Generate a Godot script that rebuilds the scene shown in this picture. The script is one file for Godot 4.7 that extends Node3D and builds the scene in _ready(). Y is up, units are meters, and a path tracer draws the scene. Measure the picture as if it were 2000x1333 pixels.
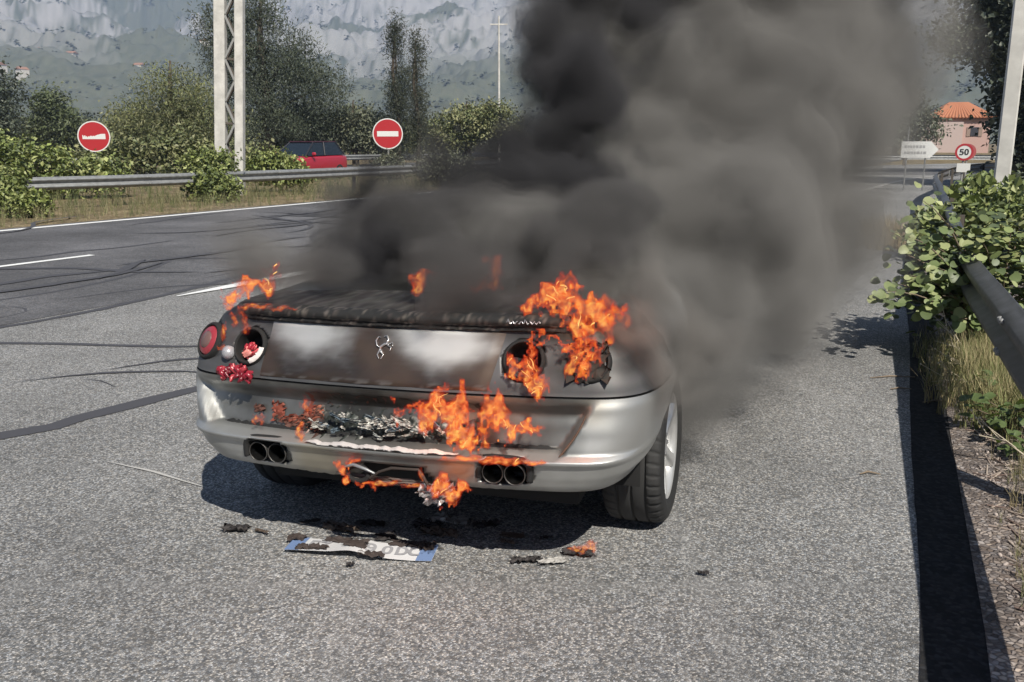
extends Node3D
# A silver sports car burning on a lay-by beside a dual carriageway, under rocky mountains.
# x right, y up, the camera looks along -z. Units are metres.

const SUN := Vector3(0.243, 0.730, 0.639)
const EYE := Vector3(0, 1.6, 0)
var rng := RandomNumberGenerator.new()
var used := {}
var M := {}
var car_xf := Transform3D.IDENTITY


# ------------------------------------------------------------------ mesh builder
class MB:
	var v := PackedVector3Array()
	var uv := PackedVector2Array()
	var c := PackedColorArray()
	var f := PackedInt32Array()

	func p(a: Vector3, col := Color.WHITE, t := Vector2.ZERO) -> int:
		v.append(a)
		uv.append(t)
		c.append(col)
		return v.size() - 1

	func t(a: int, b: int, d: int) -> void:  # counter-clockwise seen from outside
		f.append(a)
		f.append(d)
		f.append(b)

	func q(a: int, b: int, d: int, e: int) -> void:
		t(a, b, d)
		t(a, d, e)

	func quad(a: Vector3, b: Vector3, d: Vector3, e: Vector3, col := Color.WHITE) -> void:
		var i := p(a, col, Vector2(0, 0))
		p(b, col, Vector2(1, 0))
		p(d, col, Vector2(1, 1))
		p(e, col, Vector2(0, 1))
		q(i, i + 1, i + 2, i + 3)

	func tri(a: Vector3, b: Vector3, d: Vector3, col := Color.WHITE) -> void:
		var i := p(a, col)
		p(b, col)
		p(d, col)
		t(i, i + 1, i + 2)

	func box(o: Vector3, size: Vector3, bs := Basis.IDENTITY, bevel := 0.0, col := Color.WHITE) -> void:
		var h := size * 0.5
		var b := minf(bevel, minf(h.x, minf(h.y, h.z)) * 0.9)
		for ax in 3:
			for s in [-1.0, 1.0]:
				var u := (ax + 1) % 3
				var w := (ax + 2) % 3
				var k := []
				for cc in [[-1, -1], [1, -1], [1, 1], [-1, 1]]:
					var r := Vector3.ZERO
					r[ax] = s * h[ax]
					r[u] = cc[0] * (h[u] - b)
					r[w] = cc[1] * (h[w] - b)
					k.append(o + bs * r)
				if s > 0:
					quad(k[0], k[1], k[2], k[3], col)
				else:
					quad(k[3], k[2], k[1], k[0], col)
		if b <= 0.0:
			return
		for ax in 3:
			var u := (ax + 1) % 3
			var w := (ax + 2) % 3
			for su in [-1.0, 1.0]:
				for sw in [-1.0, 1.0]:
					var k := []
					for e in [[-1.0, 0], [1.0, 0], [1.0, 1], [-1.0, 1]]:
						var r := Vector3.ZERO
						r[ax] = e[0] * (h[ax] - b)
						r[u] = su * (h[u] - (b if e[1] == 1 else 0.0))
						r[w] = sw * (h[w] - (0.0 if e[1] == 1 else b))
						k.append(o + bs * r)
					if su * sw > 0:
						quad(k[0], k[1], k[2], k[3], col)
					else:
						quad(k[3], k[2], k[1], k[0], col)
		for sx in [-1.0, 1.0]:
			for sy in [-1.0, 1.0]:
				for sz in [-1.0, 1.0]:
					var a := o + bs * Vector3(sx * h.x, sy * (h.y - b), sz * (h.z - b))
					var d := o + bs * Vector3(sx * (h.x - b), sy * h.y, sz * (h.z - b))
					var e := o + bs * Vector3(sx * (h.x - b), sy * (h.y - b), sz * h.z)
					if sx * sy * sz > 0:
						tri(a, d, e, col)
					else:
						tri(a, e, d, col)

	func tube(path: Array, rad: Array, sides := 8, col := Color.WHITE, squash := 1.0) -> void:
		var last := -1
		var n := path.size()
		var begin := v.size()
		var side := Vector3.ZERO
		for i in n:
			var d: Vector3 = (path[mini(i + 1, n - 1)] - path[maxi(i - 1, 0)])
			d = d.normalized() if d.length() > 1e-9 else Vector3.UP
			if side == Vector3.ZERO:
				side = d.cross(Vector3.UP if absf(d.y) < 0.9 else Vector3.RIGHT).normalized()
			side = (side - d * side.dot(d)).normalized()
			var up := side.cross(d).normalized()
			var r: float = rad[mini(i, rad.size() - 1)]
			var first := v.size()
			for k in sides:
				var a := TAU * k / sides
				p(path[i] + side * cos(a) * r + up * sin(a) * r * squash, col, Vector2(float(k) / sides, float(i) / n))
			if last >= 0:
				for k in sides:
					var k2 := (k + 1) % sides
					q(last + k2, last + k, first + k, first + k2)
			last = first
		var a0 := p(path[0], col)
		var a1 := p(path[n - 1], col)
		for k in sides:
			var k2 := (k + 1) % sides
			t(a0, begin + k, begin + k2)
			t(a1, last + k2, last + k)

	# profile of (radius, height) turned round the local y axis of xf, from bottom to top outside
	func lathe(prof: Array, sides: int, xf: Transform3D, col := Color.WHITE, sharp := false) -> void:
		var last := -1
		for i in prof.size():
			var first := v.size()
			for rep in (2 if sharp and i > 0 and i < prof.size() - 1 else 1):
				for k in sides:
					var a := TAU * k / sides
					p(xf * Vector3(cos(a) * prof[i].x, prof[i].y, sin(a) * prof[i].x), col, Vector2(float(k) / sides, float(i) / prof.size()))
			if last >= 0:
				for k in sides:
					var k2 := (k + 1) % sides
					q(last + k, first + k, first + k2, last + k2)
			last = v.size() - sides

	# a net of points pts[j][i]; closed round i when wrap
	func net(pts: Array, cols := [], wrap := false) -> void:
		var rows := pts.size()
		var base := v.size()
		var nx: int = pts[0].size()
		for j in rows:
			for i in nx:
				p(pts[j][i], cols[j][i] if cols.size() else Color.WHITE, Vector2(float(i) / nx, float(j) / rows))
		for j in rows - 1:
			for i in (nx if wrap else nx - 1):
				var i2 := (i + 1) % nx
				q(base + j * nx + i, base + j * nx + i2, base + (j + 1) * nx + i2, base + (j + 1) * nx + i)

	func mesh() -> ArrayMesh:
		var n := PackedVector3Array()
		n.resize(v.size())
		for i in range(0, f.size(), 3):
			var a := f[i]
			var b := f[i + 2]
			var d := f[i + 1]
			var m := (v[b] - v[a]).cross(v[d] - v[a])
			n[a] += m
			n[b] += m
			n[d] += m
		for i in n.size():
			n[i] = n[i].normalized() if n[i].length_squared() > 1e-24 else Vector3.UP
		var arr := []
		arr.resize(Mesh.ARRAY_MAX)
		arr[Mesh.ARRAY_VERTEX] = v
		arr[Mesh.ARRAY_NORMAL] = n
		arr[Mesh.ARRAY_TEX_UV] = uv
		arr[Mesh.ARRAY_COLOR] = c
		arr[Mesh.ARRAY_INDEX] = f
		var m := ArrayMesh.new()
		if f.size():
			m.add_surface_from_arrays(Mesh.PRIMITIVE_TRIANGLES, arr)
		return m


# ------------------------------------------------------------------ scene helpers
func numbered(s: String) -> String:
	var k: int = used.get(s, 0)
	used[s] = k + 1
	return s if k == 0 else "%s_%03d" % [s, k]


func thing(called: String, label: String, category: String, xf := Transform3D.IDENTITY, group := "") -> Node3D:
	var o := Node3D.new()
	o.name = numbered(called)
	o.transform = xf
	add_child(o)
	tag(o, label, category, group)
	return o


func tag(o: Node3D, label: String, category: String, group := "") -> void:
	o.set_meta("label", label)
	o.set_meta("category", category)
	if group:
		o.set_meta("group", group)


func part(called: String, m: Mesh, mt: Material, parent: Node, xf := Transform3D.IDENTITY) -> MeshInstance3D:
	var o := MeshInstance3D.new()
	o.name = called
	o.mesh = m
	o.material_override = mt
	o.transform = xf
	parent.add_child(o, true)
	return o


func single(called: String, m: Mesh, mt: Material, label: String, category: String, xf := Transform3D.IDENTITY, group := "") -> MeshInstance3D:
	var o := part(numbered(called), m, mt, self, xf)
	tag(o, label, category, group)
	return o


func struct(called: String, m: Mesh, mt: Material, parent: Node = self) -> MeshInstance3D:
	var o := part(numbered(called) if parent == self else called, m, mt, parent)
	if parent == self:
		o.set_meta("kind", "structure")
	return o


func scatter(called: String, m: Mesh, mt: Material, where: Array, tints: Array, parent: Node) -> MultiMeshInstance3D:
	var mm := MultiMesh.new()
	mm.transform_format = MultiMesh.TRANSFORM_3D
	mm.use_colors = true
	mm.mesh = m
	mm.instance_count = where.size()
	for i in where.size():
		mm.set_instance_transform(i, where[i])
		mm.set_instance_color(i, tints[i])
	var o := MultiMeshInstance3D.new()
	o.name = called if parent != self else numbered(called)
	o.multimesh = mm
	o.material_override = mt
	o.set_meta("kind", "stuff")
	parent.add_child(o, true)
	return o


func mat(col: Color, rough := 0.8, metal := 0.0, vertex := false) -> StandardMaterial3D:
	var m := StandardMaterial3D.new()
	m.albedo_color = col.linear_to_srgb()
	m.roughness = rough
	m.metallic = metal
	m.vertex_color_use_as_albedo = vertex
	m.cull_mode = BaseMaterial3D.CULL_DISABLED
	return m


func lin(r: float, g: float, b: float) -> Color:
	return Color(r, g, b)


func rr(a: float, b: float) -> float:
	return rng.randf_range(a, b)


func place(p: Vector3, turn := 0.0, s := 1.0) -> Transform3D:
	return Transform3D(Basis(Vector3.UP, turn).scaled(Vector3(s, s, s)), p)


func noise(seed_: int, freq: float, oct := 4, kind := FastNoiseLite.TYPE_SIMPLEX_SMOOTH) -> FastNoiseLite:
	var n := FastNoiseLite.new()
	n.seed = seed_
	n.noise_type = kind
	n.frequency = freq
	n.fractal_type = FastNoiseLite.FRACTAL_FBM if oct > 1 else FastNoiseLite.FRACTAL_NONE
	n.fractal_octaves = oct
	return n


func table(pts: Array, x: float) -> float:  # linear interpolation in [[x, y], ...]
	if x <= pts[0][0]:
		return pts[0][1]
	for i in range(1, pts.size()):
		if x <= pts[i][0]:
			var k: float = (x - pts[i - 1][0]) / (pts[i][0] - pts[i - 1][0])
			return lerpf(pts[i - 1][1], pts[i][1], k * k * (3.0 - 2.0 * k) * 0.5 + k * 0.5)
	return pts[-1][1]


func sstep(a: float, b: float, x: float) -> float:
	var k := clampf((x - a) / (b - a), 0.0, 1.0)
	return k * k * (3.0 - 2.0 * k)


# ------------------------------------------------------------------ textures
func bytes_of(n: FastNoiseLite, size: int) -> PackedByteArray:
	var im := n.get_seamless_image(size, size, false, false, 0.12)
	im.convert(Image.FORMAT_L8)
	return im.get_data()


func stone_texture(size: int, cell_px: float, dark: Color, light: Color, seed_: int, gap: float) -> Array:
	var cv := noise(seed_, 1.0 / cell_px, 1, FastNoiseLite.TYPE_CELLULAR)
	cv.cellular_return_type = FastNoiseLite.RETURN_CELL_VALUE
	var cd := noise(seed_, 1.0 / cell_px, 1, FastNoiseLite.TYPE_CELLULAR)
	cd.cellular_return_type = FastNoiseLite.RETURN_DISTANCE2_SUB
	var a := bytes_of(cv, size)
	var b := bytes_of(cd, size)
	var c := bytes_of(noise(seed_ + 5, 0.02, 4), size)
	var col := PackedByteArray()
	col.resize(size * size * 3)
	var hgt := PackedByteArray()
	hgt.resize(size * size)
	for i in size * size:
		var tone := a[i] / 255.0
		tone = pow(tone, 1.3) * 0.75 + 0.25 * (c[i] / 255.0)
		var edge := clampf(b[i] / 255.0 * 3.2, 0.0, 1.0)
		var k := tone * (1.0 - gap + gap * edge)
		var hue := (a[i] * 7 % 256) / 255.0 - 0.5
		var q := dark.lerp(light, k)
		col[i * 3] = clampi(int((q.r * (1.0 + 0.045 * hue)) * 255.0), 0, 255)
		col[i * 3 + 1] = clampi(int(q.g * 255.0), 0, 255)
		col[i * 3 + 2] = clampi(int((q.b * (1.0 - 0.06 * hue)) * 255.0), 0, 255)
		hgt[i] = clampi(int((edge * 0.7 + tone * 0.3) * 255.0), 0, 255)
	return [ImageTexture.create_from_image(Image.create_from_data(size, size, false, Image.FORMAT_RGB8, col)), ImageTexture.create_from_image(Image.create_from_data(size, size, false, Image.FORMAT_L8, hgt))]


func stain_texture(size: int, freq: float, lo: float, hi: float, seed_: int) -> ImageTexture:
	var a := bytes_of(noise(seed_, freq, 5), size)
	var b := bytes_of(noise(seed_ + 9, freq * 6.0, 3), size)
	var col := PackedByteArray()
	col.resize(size * size * 3)
	for i in size * size:
		var k := lerpf(lo, hi, clampf(a[i] / 255.0 * 0.75 + b[i] / 255.0 * 0.25, 0.0, 1.0))
		for ch in 3:
			col[i * 3 + ch] = clampi(int(k * 255.0), 0, 255)
	return ImageTexture.create_from_image(Image.create_from_data(size, size, false, Image.FORMAT_RGB8, col))


func ground_mat(tex: Array, metres: float, relief: float, stain: Texture2D, stain_m: float, rough := 0.95) -> StandardMaterial3D:
	var m := StandardMaterial3D.new()
	m.albedo_texture = tex[0]
	m.uv1_triplanar = true
	m.uv1_world_triplanar = true
	m.uv1_scale = Vector3.ONE / metres
	m.roughness = rough
	m.metallic_specular = 0.3
	if relief > 0.0:
		m.heightmap_enabled = true
		m.heightmap_texture = tex[1]
		m.heightmap_scale = relief
	if stain:
		m.detail_enabled = true
		m.detail_albedo = stain
		m.detail_blend_mode = BaseMaterial3D.BLEND_MODE_MUL
		m.detail_uv_layer = BaseMaterial3D.DETAIL_UV_2
		m.uv2_triplanar = true
		m.uv2_world_triplanar = true
		m.uv2_scale = Vector3.ONE / stain_m
	return m


# ------------------------------------------------------------------ level surfaces of a field (surface nets)
# F holds nx*ny*nz values on a lattice from lo with step cell; its outermost layer must lie under every level
func level_mesh(F: PackedFloat32Array, nx: int, ny: int, nz: int, lo: Vector3, cell: float, level: float, mb: MB = null) -> MB:
	var out: MB = mb if mb else MB.new()
	var id := PackedInt32Array()
	id.resize(nx * ny * nz)
	id.fill(-1)
	var nxy := nx * ny
	var offs := PackedInt32Array([0, 1, nx, nx + 1, nxy, nxy + 1, nxy + nx, nxy + nx + 1])
	var ea := PackedInt32Array([0, 2, 4, 6, 0, 1, 4, 5, 0, 1, 2, 3])
	var eb := PackedInt32Array([1, 3, 5, 7, 2, 3, 6, 7, 4, 5, 6, 7])
	var cx := [Vector3(0, 0, 0), Vector3(1, 0, 0), Vector3(0, 1, 0), Vector3(1, 1, 0), Vector3(0, 0, 1), Vector3(1, 0, 1), Vector3(0, 1, 1), Vector3(1, 1, 1)]
	for z in nz - 1:
		for y in ny - 1:
			var row := z * nxy + y * nx
			for x in nx - 1:
				var i := row + x
				var m := int(F[i] > level) + int(F[i + 1] > level) + int(F[i + nx] > level) + int(F[i + nx + 1] > level)
				m += int(F[i + nxy] > level) + int(F[i + nxy + 1] > level) + int(F[i + nxy + nx] > level) + int(F[i + nxy + nx + 1] > level)
				if m == 0 or m == 8:
					continue
				var sum := Vector3.ZERO
				var cnt := 0
				for e in 12:
					var a := F[i + offs[ea[e]]] - level
					var b := F[i + offs[eb[e]]] - level
					if (a > 0.0) != (b > 0.0):
						sum += cx[ea[e]].lerp(cx[eb[e]], a / (a - b))
						cnt += 1
				id[i] = out.p(lo + (Vector3(x, y, z) + sum / cnt) * cell)
	for z in range(1, nz - 1):
		for y in range(1, ny - 1):
			var row := z * nxy + y * nx
			for x in range(1, nx - 1):
				var i := row + x
				var s := F[i] > level
				if s != (F[i + 1] > level):
					var a := id[i - nx - nxy]
					var b := id[i - nxy]
					var d := id[i]
					var e := id[i - nx]
					if s:
						out.q(a, b, d, e)
					else:
						out.q(e, d, b, a)
				if s != (F[i + nx] > level):
					var a := id[i - 1 - nxy]
					var b := id[i - nxy]
					var d := id[i]
					var e := id[i - 1]
					if s:
						out.q(e, d, b, a)
					else:
						out.q(a, b, d, e)
				if s != (F[i + nxy] > level):
					var a := id[i - 1 - nx]
					var b := id[i - nx]
					var d := id[i]
					var e := id[i - 1]
					if s:
						out.q(a, b, d, e)
					else:
						out.q(e, d, b, a)
	return out


# blobs: [centre, radii, strength]; the lattice positions are warped by noise before the blobs are read, and the sum is eaten by noise
func blob_field(blobs: Array, lo: Vector3, n: Vector3i, cell: float, freq: float, warp: float, eat: float, seed_: int, tall := 1.0) -> PackedFloat32Array:
	var F := PackedFloat32Array()
	F.resize(n.x * n.y * n.z)
	var n1 := noise(seed_, freq, 4)
	var n2 := noise(seed_ + 1, freq, 4)
	var n3 := noise(seed_ + 2, freq * 1.7, 4)
	var W := PackedVector3Array()
	W.resize(F.size())
	var E := PackedFloat32Array()
	E.resize(F.size())
	var touched := PackedByteArray()
	touched.resize(F.size())
	var k := 0
	for b in blobs:
		var r: Vector3 = b[1] * 1.0 + Vector3.ONE * warp
		var a: Vector3i = Vector3i(((b[0] - r - lo) / cell).floor()).clamp(Vector3i.ONE, n - Vector3i(2, 2, 2))
		var z: Vector3i = Vector3i(((b[0] + r - lo) / cell).ceil()).clamp(Vector3i.ONE, n - Vector3i(2, 2, 2))
		for iz in range(a.z, z.z + 1):
			for iy in range(a.y, z.y + 1):
				k = iz * n.x * n.y + iy * n.x + a.x
				for ix in range(a.x, z.x + 1):
					if touched[k] == 0:
						touched[k] = 1
						var p := lo + Vector3(ix, iy, iz) * cell
						var s := Vector3(p.x, p.y / tall, p.z)
						var w1 := n1.get_noise_3dv(s)
						var w2 := n2.get_noise_3dv(s)
						var w3 := n3.get_noise_3dv(s)
						W[k] = p + Vector3(w1, w2 * tall, w3) * (warp * 1.6)
						E[k] = (0.5 - 0.5 * n3.get_noise_3dv(s * 1.9 + Vector3(9, 3, 5)) - w1 * 0.5) * eat
					var d: Vector3 = (W[k] - b[0]) / b[1]
					var q := 1.0 - d.length_squared()
					if q > 0.0:
						F[k] += b[2] * q * q * (3.0 - 2.0 * q) if q < 1.0 else b[2]
					k += 1
	for i in F.size():
		if touched[i]:
			F[i] = maxf(0.0, F[i] - E[i]) if F[i] > 0.0 else 0.0
	return F


func bounds_of(blobs: Array, warp: float) -> AABB:
	var box := AABB(blobs[0][0], Vector3.ZERO)
	for b in blobs:
		var r: Vector3 = b[1] + Vector3.ONE * warp
		box = box.merge(AABB(b[0] - r, r * 2.0))
	return box


func _ready() -> void:
	rng.seed = 355
	camera_sky_sun()
	make_materials()
	setting()
	mountains()
	left_side()
	right_side()
	sports_car()
	debris()
	flames()
	smoke()


# ------------------------------------------------------------------ camera, sky, sun, exposure
func camera_sky_sun() -> void:
	var cam := Camera3D.new()
	cam.name = "camera"
	cam.position = EYE
	cam.rotation_degrees = Vector3(-12.5, 0, 0)
	cam.fov = 41.35
	cam.near = 0.05
	cam.far = 12000.0
	add_child(cam)
	cam.current = true
	var e := Environment.new()
	e.background_mode = Environment.BG_SKY
	var sm := ProceduralSkyMaterial.new()
	sm.sky_top_color = Color(0.05, 0.10, 0.20).linear_to_srgb()
	sm.sky_horizon_color = Color(0.36, 0.42, 0.47).linear_to_srgb()
	sm.sky_curve = 0.12
	sm.ground_bottom_color = Color(0.08, 0.08, 0.07).linear_to_srgb()
	sm.ground_horizon_color = Color(0.30, 0.33, 0.35).linear_to_srgb()
	sm.sun_angle_max = 20.0
	var sk := Sky.new()
	sk.sky_material = sm
	e.sky = sk
	e.background_energy_multiplier = 0.46
	e.tonemap_mode = Environment.TONE_MAPPER_LINEAR
	e.tonemap_exposure = 1.92
	e.sdfgi_enabled = true
	e.ssao_enabled = true
	e.ssil_enabled = true
	e.fog_enabled = true
	e.fog_density = 0.00045
	e.fog_light_color = Color(0.74, 0.84, 1.0)
	e.volumetric_fog_enabled = true
	e.volumetric_fog_density = 0.0
	var we := WorldEnvironment.new()
	we.name = "environment"
	we.environment = e
	add_child(we)
	var sun := DirectionalLight3D.new()
	sun.name = "sun"
	sun.light_color = Color(1.0, 0.975, 0.93)
	sun.light_energy = 1.6
	sun.light_angular_distance = 0.5
	sun.shadow_enabled = true
	add_child(sun)
	sun.look_at_from_position(SUN * 50.0, Vector3.ZERO)


func make_materials() -> void:
	var chip := stone_texture(1024, 6.5, Color(0.365, 0.365, 0.365), Color(0.91, 0.905, 0.895), 11, 0.5)
	M.chip = ground_mat(chip, 1.25, 0.30, stain_texture(512, 0.008, 0.80, 1.0, 21), 9.0)
	var fine := stone_texture(512, 4.0, Color(0.33, 0.33, 0.34), Color(0.61, 0.605, 0.615), 31, 0.3)
	M.asphalt = ground_mat(fine, 1.3, 0.12, stain_texture(512, 0.008, 0.66, 1.0, 41), 13.0)
	M.asphalt.metallic_specular = 0.35
	var soil := stone_texture(512, 9.0, Color(0.44, 0.38, 0.28), Color(0.84, 0.77, 0.62), 51, 0.3)
	M.soil = ground_mat(soil, 2.3, 0.6, stain_texture(512, 0.01, 0.55, 1.0, 61), 7.0)
	var gravel := stone_texture(512, 14.0, Color(0.45, 0.41, 0.39), Color(0.90, 0.85, 0.81), 71, 0.6)
	M.gravel = ground_mat(gravel, 0.8, 0.9, stain_texture(512, 0.01, 0.6, 1.0, 81), 3.0)
	M.rail_shade = mat(lin(0.022, 0.022, 0.025), 0.75)
	M.seal = mat(lin(0.062, 0.061, 0.068), 0.75)
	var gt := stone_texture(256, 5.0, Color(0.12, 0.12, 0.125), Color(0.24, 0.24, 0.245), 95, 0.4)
	M.rail_shade = ground_mat(gt, 0.9, 0.1, null, 1.0)  # near-black surface that deepens the guard rail's shadow by colour
	M.paint_white = mat(lin(0.80, 0.80, 0.78), 0.7)
	M.paint_worn = mat(lin(0.44, 0.43, 0.41), 0.85)
	M.galv = mat(lin(0.42, 0.43, 0.43), 0.5, 0.35)
	M.galv_dull = mat(lin(0.30, 0.30, 0.29), 0.65, 0.2)
	M.galv.albedo_texture = stain_texture(256, 0.03, 0.62, 1.0, 97)
	M.galv.uv1_triplanar = true
	M.galv.uv1_world_triplanar = true
	M.galv.uv1_scale = Vector3(0.9, 0.9, 0.9)
	M.galv_grey = M.galv.duplicate()
	M.galv_grey.albedo_color = lin(0.21, 0.215, 0.225).linear_to_srgb()
	M.rust_steel = mat(lin(0.10, 0.085, 0.07), 0.8, 0.1)
	M.concrete = mat(lin(0.74, 0.72, 0.67), 0.9)
	var st := stain_texture(256, 0.02, 0.78, 1.0, 91)
	M.concrete.albedo_texture = st
	M.concrete.uv1_triplanar = true
	M.concrete.uv1_scale = Vector3(0.4, 0.4, 0.4)
	M.sign_red = mat(lin(0.40, 0.016, 0.022), 0.5)
	M.sign_white = mat(lin(0.66, 0.66, 0.64), 0.55)
	M.sign_black = mat(lin(0.02, 0.02, 0.025), 0.5)
	M.sign_back = mat(lin(0.35, 0.35, 0.35), 0.6, 0.3)
	M.bark = mat(lin(0.10, 0.08, 0.06), 0.95)
	M.twig = mat(lin(0.22, 0.17, 0.12), 0.9)
	M.leaf = mat(Color.WHITE, 0.55, 0.0, true)
	M.leaf.backlight_enabled = true
	M.leaf.backlight = Color(0.25, 0.3, 0.12)
	M.grass = mat(Color.WHITE, 0.8, 0.0, true)
	M.grass.backlight_enabled = true
	M.grass.backlight = Color(0.3, 0.3, 0.2)
	M.vcol = mat(Color.WHITE, 0.9, 0.0, true)


# ------------------------------------------------------------------ ground, roads
func strip(pts: Array, y: float, mb: MB) -> void:  # pts: [[left, right], ...] as Vector2(x, z), walking away from the camera
	var last := -1
	for s in pts:
		var i := mb.p(Vector3(s[0].x, y, s[0].y))
		mb.p(Vector3(s[1].x, y, s[1].y))
		if last >= 0:
			mb.q(last, last + 1, i + 1, i)
		last = i


func ribbon(path: Array, width: float, y: float, mb: MB, rough_edge := 0.0, seed_ := 1, taper := false) -> void:
	var nz := noise(seed_, 3.0, 3)
	var fine: Array = []
	for i in path.size() - 1:
		var n := maxi(2, int((path[i + 1] - path[i]).length() / 0.18))
		for k in n:
			var u := float(k) / n
			var a: Vector2 = path[maxi(i - 1, 0)]
			var d: Vector2 = path[mini(i + 2, path.size() - 1)]
			fine.append(path[i].cubic_interpolate(path[i + 1], a, d, u))
	fine.append(path[-1])
	var rows := []
	for i in fine.size():
		var dir: Vector2 = (fine[mini(i + 1, fine.size() - 1)] - fine[maxi(i - 1, 0)]).normalized()
		var side := Vector2(-dir.y, dir.x)
		var w := width * 0.5
		if taper:
			w *= minf(1.0, minf(i, fine.size() - 1 - i) * 0.25 + 0.05)
		var e1 := w * (1.0 + rough_edge * nz.get_noise_1d(i * 0.35))
		var e2 := w * (1.0 + rough_edge * nz.get_noise_1d(i * 0.35 + 77.0))
		rows.append([fine[i] - side * e1, fine[i] + side * e2])
	strip(rows, y, mb)


const ROAD_DIR := Vector2(0.4726, -0.8813)  # the carriageway
const ROAD_N := Vector2(0.8813, 0.4726)


func road(s: float, off: float) -> Vector2:  # along and across the carriageway
	return ROAD_DIR * s + ROAD_N * off


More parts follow.
